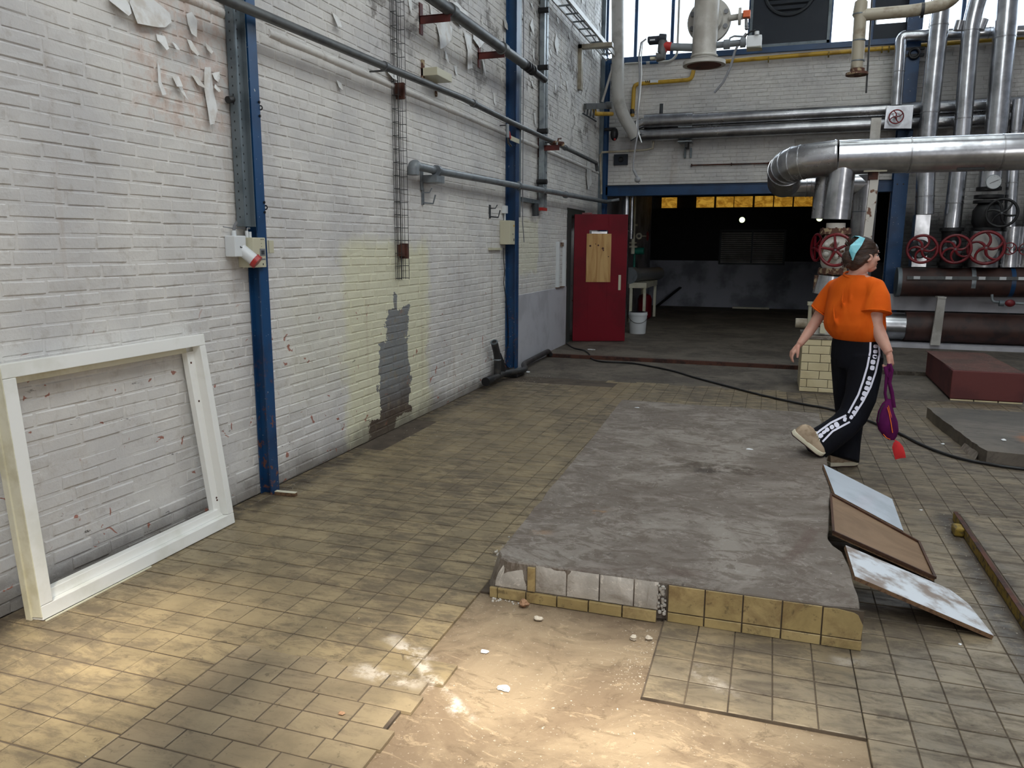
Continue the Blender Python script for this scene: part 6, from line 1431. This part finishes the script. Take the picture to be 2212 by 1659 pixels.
for (x, y, wx, hy, a) in ((683, 795, 26, 24, .05), (682, 828, 27, 24, 0), (679, 861, 27, 26, .1), (667, 895, 30, 30, .15), (663, 932, 28, 30, .15), (646, 999, 26, 26, .3), (637, 1029, 30, 26, .3), (628, 1062, 30, 28, .35), (614, 1097, 30, 30, .4), (602, 1130, 26, 28, .4), (565, 1190, 24, 26, .7), (548, 1218, 26, 26, .7), (530, 1248, 22, 26, .6), (489, 1262, 22, 30, .3), (436, 1297, 34, 30, 1.0), (406, 1312, 26, 28, 1.0), (376, 1329, 26, 26, 1.0), (356, 1345, 20, 30, 1.0), (334, 1367, 28, 30, .95), (285, 1410, 32, 30, .9), (262, 1427, 22, 20, .9)):
    vs = []
    for k in range(12):
        t = 2*math.pi*k/12; ct, st = math.cos(t), math.sin(t); kk = (abs(ct)**4+abs(st)**4)**(-.25)
        ux, uy = ct*kk*wx/2, st*kk*hy/2; X_, Y_ = x+ux*math.cos(a)-uy*math.sin(a), y+ux*math.sin(a)+uy*math.cos(a)
        p, n1 = on(*cz((X_, Y_)))
        if p is not None: vs.append(p+n1*.0035)
    if len(vs) > 6:
        b = B(); b.add(vs, [tuple(range(len(vs)))]); b.ob('stripe_patch', MSTRIPE, trs)
# shoes
def shoe(heel, toe, up, s, lab=None):
    d = (toe-heel); L = d.length; d.normalize(); u = Vector(up); u = (u-d*u.dot(d)).normalized(); sd = d.cross(u); e = None
    prof = [(0, .030, .0), (.06, .034, 0), (.2, .037, 0), (.4, .034, .0), (.6, .042, 0), (.78, .046, 0), (.92, .036, .004), (1.0, .012, .010)]
    def out(o0, h0, grow=1.):
        r = []
        for t, w_, lift in prof: r.append(heel+d*L*t+sd*w_*grow+u*(o0+lift+h0))
        for t, w_, lift in prof[::-1]: r.append(heel+d*L*t-sd*w_*grow+u*(o0+lift+h0))
        return r
    o = B().loft([out(0, 0, .95), out(0, .010, 1.0), out(0, .024, 1.0), out(0, .030, .93)]).ob('sole', MSOLE, person, bevel=.002)
    B().loft([out(-.006, 0, .9), out(0, .0005, .95)]).ob('outsole', MSOLEB, o)
    bb = B(); rings = []
    for t, w_, h in ((.02, .022, .060), (.08, .031, .082), (.2, .034, .092), (.32, .034, .092), (.45, .034, .078), (.6, .038, .058), (.75, .041, .044), (.88, .034, .034), (.97, .018, .018)):
        c = heel+d*L*t+u*.026; rings.append([c+sd*w_*math.cos(a)+u*max(0, math.sin(a))*h-u*max(0, -math.sin(a))*.004 for a in [2*math.pi*i/20 for i in range(20)]])
    bb.loft(rings); up_ = bb.ob('upper', MSHOE, person)
    lb = B()
    for k in range(4):
        t = .42+k*.07; c = heel+d*L*t+u*(.026+.084-k*.009); lb.sweep([c-sd*.018-u*.004, c+u*.004, c+sd*.018-u*.004], .0022, 6)
    lb.ob('laces', MSOLE, up_)
hl_, tl_ = W(1789, 1000, 5.98), W(1852, 1003, 6.10); hl_.z = .008; tl_.z = .008
shoe(hl_, tl_, (0, 0, 1), 1)
toe = AZ(1774, 986, SLZ+.006); heel = W(1711, 936, 5.52)
shoe(heel, toe, Vector((.45, -.1, 1)), 1)
# bag held in the right hand
bag = E('purple_bag', W(1918, 950, 5.72), 'purple crescent hip bag with orange zip hanging from her right hand', 'bag')
Y5 = 5.72
b = B()
for off in (-.012, .012):
    pl = [W(*p, Y5) for p in ((1920, 786), (1916, 800), (1914, 825), (1912, 850), (1916, 870))] if off < 0 else [W(*p, Y5) for p in ((1922, 786), (1926, 803), (1921, 826), (1927, 850), (1931, 880))]
    for i in range(len(pl)-1): b.bar(pl[i], pl[i+1]+(pl[i+1]-pl[i])*.05, .012 if off < 0 else .020, .004, (1, 0, 0)) if False else b.sweep([pl[i], pl[i+1]], [.010, .010] if off < 0 else [.012, .014], 8)
b.ob('strap', MPURP, bag)
rings = []
for px, py, w_, t_ in ((1921, 862, 4, .01), (1916, 872, 9, .025), (1914, 890, 15, .04), (1916, 910, 20, .048), (1919, 928, 19, .045), (1922, 942, 13, .03), (1925, 950, 6, .012)):
    c = W(px, py, Y5); wx = w_*.00345; rings.append([c+Vector((1, .1, .0)).normalized()*wx*math.cos(a)+Vector((-.1, 1, 0)).normalized()*t_*math.sin(a) for a in [2*math.pi*i/20 for i in range(20)]])
B().loft(rings).ob('pouch_body', MPURP, bag)
B().sweep([W(*p, Y5-.05) for p in ((1917, 880), (1921, 895), (1925, 915), (1928, 935))], .0032, 8).sweep([W(*p, Y5-.035) for p in ((1919, 876), (1924, 895), (1929, 915))], .0025, 8).sweep([W(*p, Y5-.046) for p in ((1908, 938), (1915, 946), (1923, 949))], .003, 8).ob('orange_zip', MORZ, bag)
B().sweep([W(*p, Y5-.03) for p in ((1911, 872), (1904, 882), (1899, 896), (1897, 912))], .003, 8).ob('zip_pull', MWIRE, bag)
B().sweep([W(*p, Y5) for p in ((1912, 792), (1916, 806), (1919, 815), (1923, 806), (1929, 797))], [.012, .016, .014, .014, .009], 10).ob('knot', MPURP, bag)
rp_ = E('red_pouch', W(1940, 992, Y5), 'small red fabric pouch dangling below the purple bag', 'pouch')
q0 = [(1936, 951), (1943, 955), (1951, 965), (1955, 978), (1957, 989), (1945, 990), (1934, 993), (1930, 980), (1927, 966), (1930, 956)]
k = len(q0); vs = [W(x, y, Y5-.006) for x, y in q0]+[W(x, y, Y5+.014) for x, y in q0]; cA, cB_ = W(1942, 972, Y5-.022), W(1942, 972, Y5+.03)
B().add(vs+[cA, cB_], [(i, (i+1) % k, 2*k) for i in range(k)]+[(k+(i+1) % k, k+i, 2*k+1) for i in range(k)]+[(i, k+i, k+(i+1) % k, (i+1) % k) for i in range(k)], True).ob('pouch_body', MPOUCH, rp_)
B().sweep([W(1929, 948, Y5), W(1936, 953, Y5)], .004, 6).ob('cord', MPOUCH, rp_)
